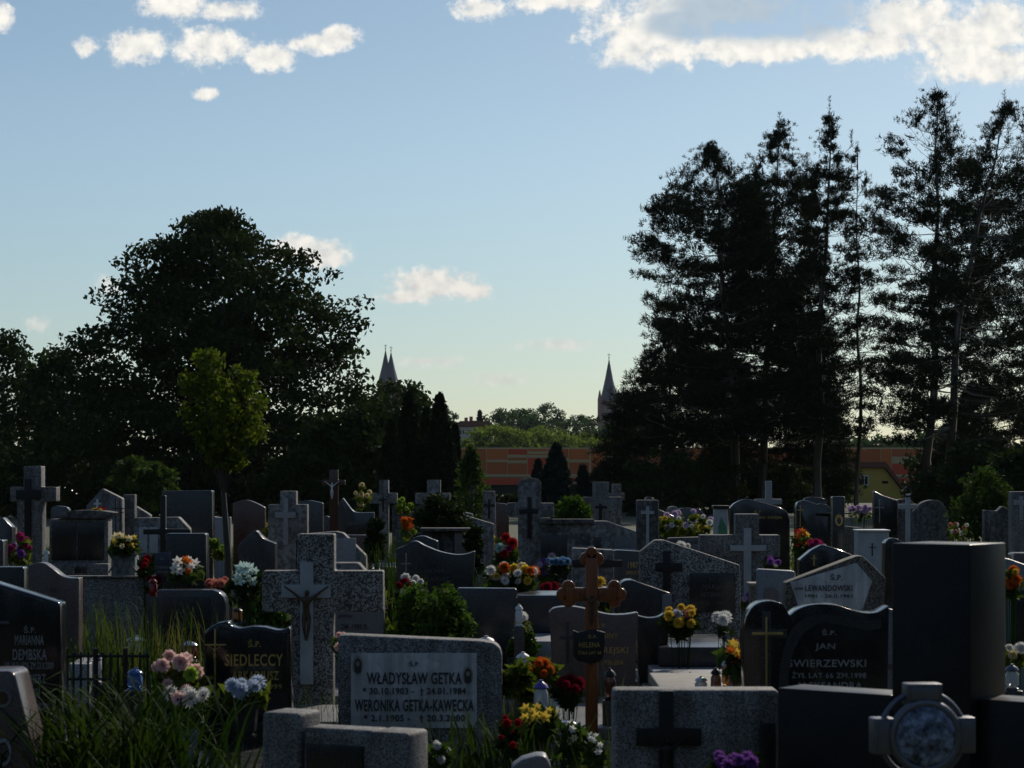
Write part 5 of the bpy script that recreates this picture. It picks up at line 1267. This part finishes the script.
# ------------------------------------------------------------------ bushes and plants between the graves
def bush(label, px, D, prof, n, per, rc, leaf, mat, seed, flat=.9, name='bush'):
    return broadleaf(name, label, px, D, prof, n=n, per=per, rc=rc, leaf=leaf, mat=mat, seed=seed, trunk_r=.02, cat='bush', limbs=6, core=.2, flat=flat, trunk_top=.5)
bush('round green bush between the white panel stone and the peaked black stone', 428, 15.3, [(680,388,470),(650,385,474),(620,390,468),(600,402,458),(588,415,446)], 130, 70, .09, .045, 'boxleaf', 201)
bush('fine green bush right of the black rectangular stone', 522, 15.4, [(670,512,536),(650,510,538),(632,513,534),(624,518,528)], 40, 60, .05, .04, 'boxleaf', 202)
bush('dark clipped dome bush over the flat roofed monument', 438, 25, [(545,414,468),(530,412,470),(515,416,464),(504,424,454),(499,432,446)], 110, 80, .1, .05, 'leaf_dark', 203)
bush('bright green dome bush behind the wide family monument', 572, 27, [(560,553,592),(525,552,592),(510,556,588),(501,564,580)], 80, 70, .1, .06, 'boxleaf', 204)
bush('small dark clipped bush right of the flat roofed monument', 474, 23, [(570,466,482),(545,465,482),(530,469,479)], 40, 60, .06, .05, 'leaf_dark', 205)
bush('dark narrow clipped bush left of the pale cross by the thujas', 376, 25, [(560,368,384),(535,368,383),(521,372,380)], 40, 60, .06, .05, 'leaf_dark', 206)
bush('loose yellow green bush right of the thin metal cross', 985, 36, [(540,950,1016),(510,952,1012),(490,965,1004),(475,975,995)], 80, 60, .18, .08, 'leaf_mid', 207)
bush('leafy sprouts behind the large terrazzo cross foot', 270, 15.5, [(640,245,290),(620,248,286),(606,255,276)], 50, 50, .08, .06, 'boxleaf', 208)

# long leaved clumps in the left foreground
def leaf_blades(name, label, px, D, n, spread, h, w, mat, seed, arch=.6, stiff=False, cat='plant'):
    g = random.Random(seed); x0 = W(px, D); root = thing(name, label, cat, (x0, D, 0)); V = []; Fq = []
    for i in range(n):
        a = g.uniform(0, 6.283); b0 = Vector((g.gauss(0, spread*.35), g.gauss(0, spread*.25), 0)); hh = h*g.uniform(.55, 1.08)
        out = Vector((math.cos(a), math.sin(a), 0)); rch = hh*arch*g.uniform(.3, 1.1); sd_ = Vector((-out.y, out.x, 0)); N = 6; fold = g.uniform(.7, 1.35)
        tw = g.uniform(-.5, .5)
        for j in range(N+1):
            t = j/N
            p = b0 + out*rch*t**1.6 + Vector((0, 0, hh*(t if stiff else math.sin(min(t*fold, 1.75)*1.45)/math.sin(1.45) if fold > .9 else t*(1.1-.1*t))))
            wd = w*(1-t**2.2)*(.55+.9*t if t < .5 else 1)*.5+.0008
            s_ = (sd_*math.cos(tw*t)+Vector((0,0,1))*math.sin(tw*t)*.3); V += [tuple(p-s_*wd), tuple(p+s_*wd)]
        m0 = len(V)-2*(N+1)
        for j in range(N): Fq.append((m0+2*j, m0+2*j+1, m0+2*j+3, m0+2*j+2))
    link('leaves', arr_mesh('leaves', V, Fq), root, M[mat]); return root
leaf_blades('daylily_clump', 'tall arching daylily clump in the left foreground', 108, 9.3, 520, .66, .74, .019, 'lily_leaf', 301, .8)
leaf_blades('daylily_clump', 'lower daylily clump at the foot of the slanted black stone', 70, 9.0, 150, .42, .5, .019, 'lily_leaf', 302)
leaf_blades('yucca', 'stiff spiky yucca right of the daylilies in the left foreground', 200, 8.5, 170, .12, .56, .018, 'blade', 303, .85, True)
leaf_blades('daylily_clump', 'fresh green leaf clump at the left behind the low iron fence', 115, 13.0, 380, .8, .66, .014, 'lily_leaf', 304, .45)
leaf_blades('leafy_weed', 'grassy weeds at the foot of the wooden cross', 560, 10.3, 90, .6, .36, .018, 'lily_leaf', 305, .5)
leaf_blades('leafy_weed', 'weeds climbing the right end of the white panel stone', 486, 10.6, 120, .45, .5, .014, 'lily_leaf', 306, .4)
# wispy weeds
leaf_blades('tall_weed', 'tall wispy weeds left of the peaked black stone', 383, 19.5, 160, .3, 1.05, .011, 'lily_leaf', 307, .22)
leaf_blades('tall_weed', 'tall seeding grass in front of the double panel stone', 118, 14.6, 420, 1.0, .8, .007, 'grass', 308, .25)
leaf_blades('tall_weed', 'tall seeding grass before the low dark stone with the inset panel', 172, 13.4, 90, .35, .75, .006, 'drygrass', 309, .2)
leaf_blades('tall_weed', 'thin weeds between the straight sloping stone and the red carnations', 488, 22, 90, .35, .8, .012, 'lily_leaf', 310, .25)
leaf_blades('tall_weed', 'tall weeds at the right edge before the grey pillar', 975, 30, 140, .9, .85, .016, 'lily_leaf', 311, .3)
# turf: too many blades to count
gnp = np.random.default_rng(5); n = 90000
Dg = 6.5 + 45*gnp.random(n)**1.6; xg = (gnp.random(n)-.5)*2*(Dg*.25+.5)
pt = np.sin(xg*1.9+Dg*.7)+np.sin(xg*.8-Dg*1.3)+gnp.normal(size=n)*.7; kp = pt > -.3
Dg = Dg[kp]; xg = xg[kp]; n = len(Dg); hg = (.06+.13*gnp.random(n))*(1+.5*(np.sin(xg*2.3)*np.cos(Dg*1.1) > .3))
an = gnp.random(n)*6.283; wg = .004+.00035*Dg; ln_ = gnp.normal(size=(n,2))*.35*hg[:,None]
P0 = np.stack([xg-np.cos(an)*wg, Dg-np.sin(an)*wg, np.zeros(n)], 1); P1 = np.stack([xg+np.cos(an)*wg, Dg+np.sin(an)*wg, np.zeros(n)], 1); P2 = np.stack([xg+ln_[:,0], Dg+ln_[:,1], hg], 1)
V = np.stack([P0,P1,P2], 1).reshape(-1,3)
tag(link('grass', arr_mesh('grass', V, np.arange(n*3).reshape(-1,3)), None, M['grass']), 'short turf between the graves', 'grass', kind='stuff')

# taller weeds in loose patches, too many to count
n = 60000; Dg = 9 + 40*gnp.random(n)**1.3; xg = (gnp.random(n)-.5)*2*(Dg*.25+.3)
pt = np.sin(xg*3.1+Dg*1.9)+np.sin(xg*1.7-Dg*2.3+1)+gnp.normal(size=n)*.5; kp = pt > 1.15
Dg = Dg[kp]; xg = xg[kp]; n = len(Dg); hg = .15+.42*gnp.random(n); an = gnp.random(n)*6.283; wg = .003+.0002*Dg; ln_ = gnp.normal(size=(n,2))*.22*hg[:,None]
P0 = np.stack([xg-np.cos(an)*wg, Dg-np.sin(an)*wg, np.zeros(n)], 1); P1 = np.stack([xg+np.cos(an)*wg, Dg+np.sin(an)*wg, np.zeros(n)], 1); P2 = np.stack([xg+ln_[:,0], Dg+ln_[:,1], hg], 1)
V = np.stack([P0,P1,P2], 1).reshape(-1,3)
tag(link('weeds', arr_mesh('weeds', V, np.arange(n*3).reshape(-1,3)), None, M['grass']), 'taller weeds in loose patches between the graves', 'weeds', kind='stuff')

# ------------------------------------------------------------------ candle glasses and little bunches on the middle graves
def spread_copies(proto, spots, group):
    tag(proto, group=group)
    for i, (x, y) in enumerate(spots):
        loc = (x, y, support(x, y)+.001); a = rr.uniform(0, 6.28) if 'lantern' in proto.name else rr.uniform(-.4, .4); sc = rr.uniform(.85, 1.2)
        if i == 0: proto.location = loc
        else: copy_thing(proto, loc, a, sc)
q = 0
for glass, cap, lb in (('g_red','chrome','small red glass candle on a grave of the middle rows'),('g_clear','white','small milky glass candle on a grave of the middle rows'),('g_amber','iron','small amber glass candle on a grave of the middle rows')):
    lo_ = lantern(lb, 20, 512, 600, 631, 13, glass, cap, zb=0); lo_.name = 'candle_lantern'
    lo_.scale = (1, 1, 1)
    for ch in lo_.children:      # bring the model to 26 cm
        zt = max(v.co.z for v in ch.data.vertices)
    h_ = max(max(v.co.z for v in ch.data.vertices) for ch in lo_.children)
    for ch in lo_.children:
        for v in ch.data.vertices: v.co.z *= .27/h_
    spread_copies(lo_, SPOTS[q:q+11], 'candle lanterns on the middle graves'); q += 11
for heads, kd, lf, lb in (([('p_white',6),('p_yellow',2)],'mum','leaf_mid','small low bunch of white and yellow flowers on a grave of the middle rows'),
        ([('p_red',5),('p_pink',3)],'rose','leaf_dark','small low bunch of red and pink flowers on a grave of the middle rows'),
        ([('p_purple',4),('p_mauve',4)],'daisy','leaf_bright','small low bunch of violet flowers on a grave of the middle rows'),
        ([('p_yellow',5),('p_orange',3)],'lily','leaf_bright','small low bunch of yellow and orange flowers on a grave of the middle rows')):
    k_ = F/20; yb = HZ + CAMZ*k_
    fb = flowers(lb, 20, (500,524,yb-.5*k_,yb-.26*k_), heads, 9, kd, ('pot',14,14,'plastic_black'), lf, 16, zb=0, seed=q, group='low bunches on the middle graves')
    spread_copies(fb, SPOTS[q:q+9], 'low bunches on the middle graves'); q += 9
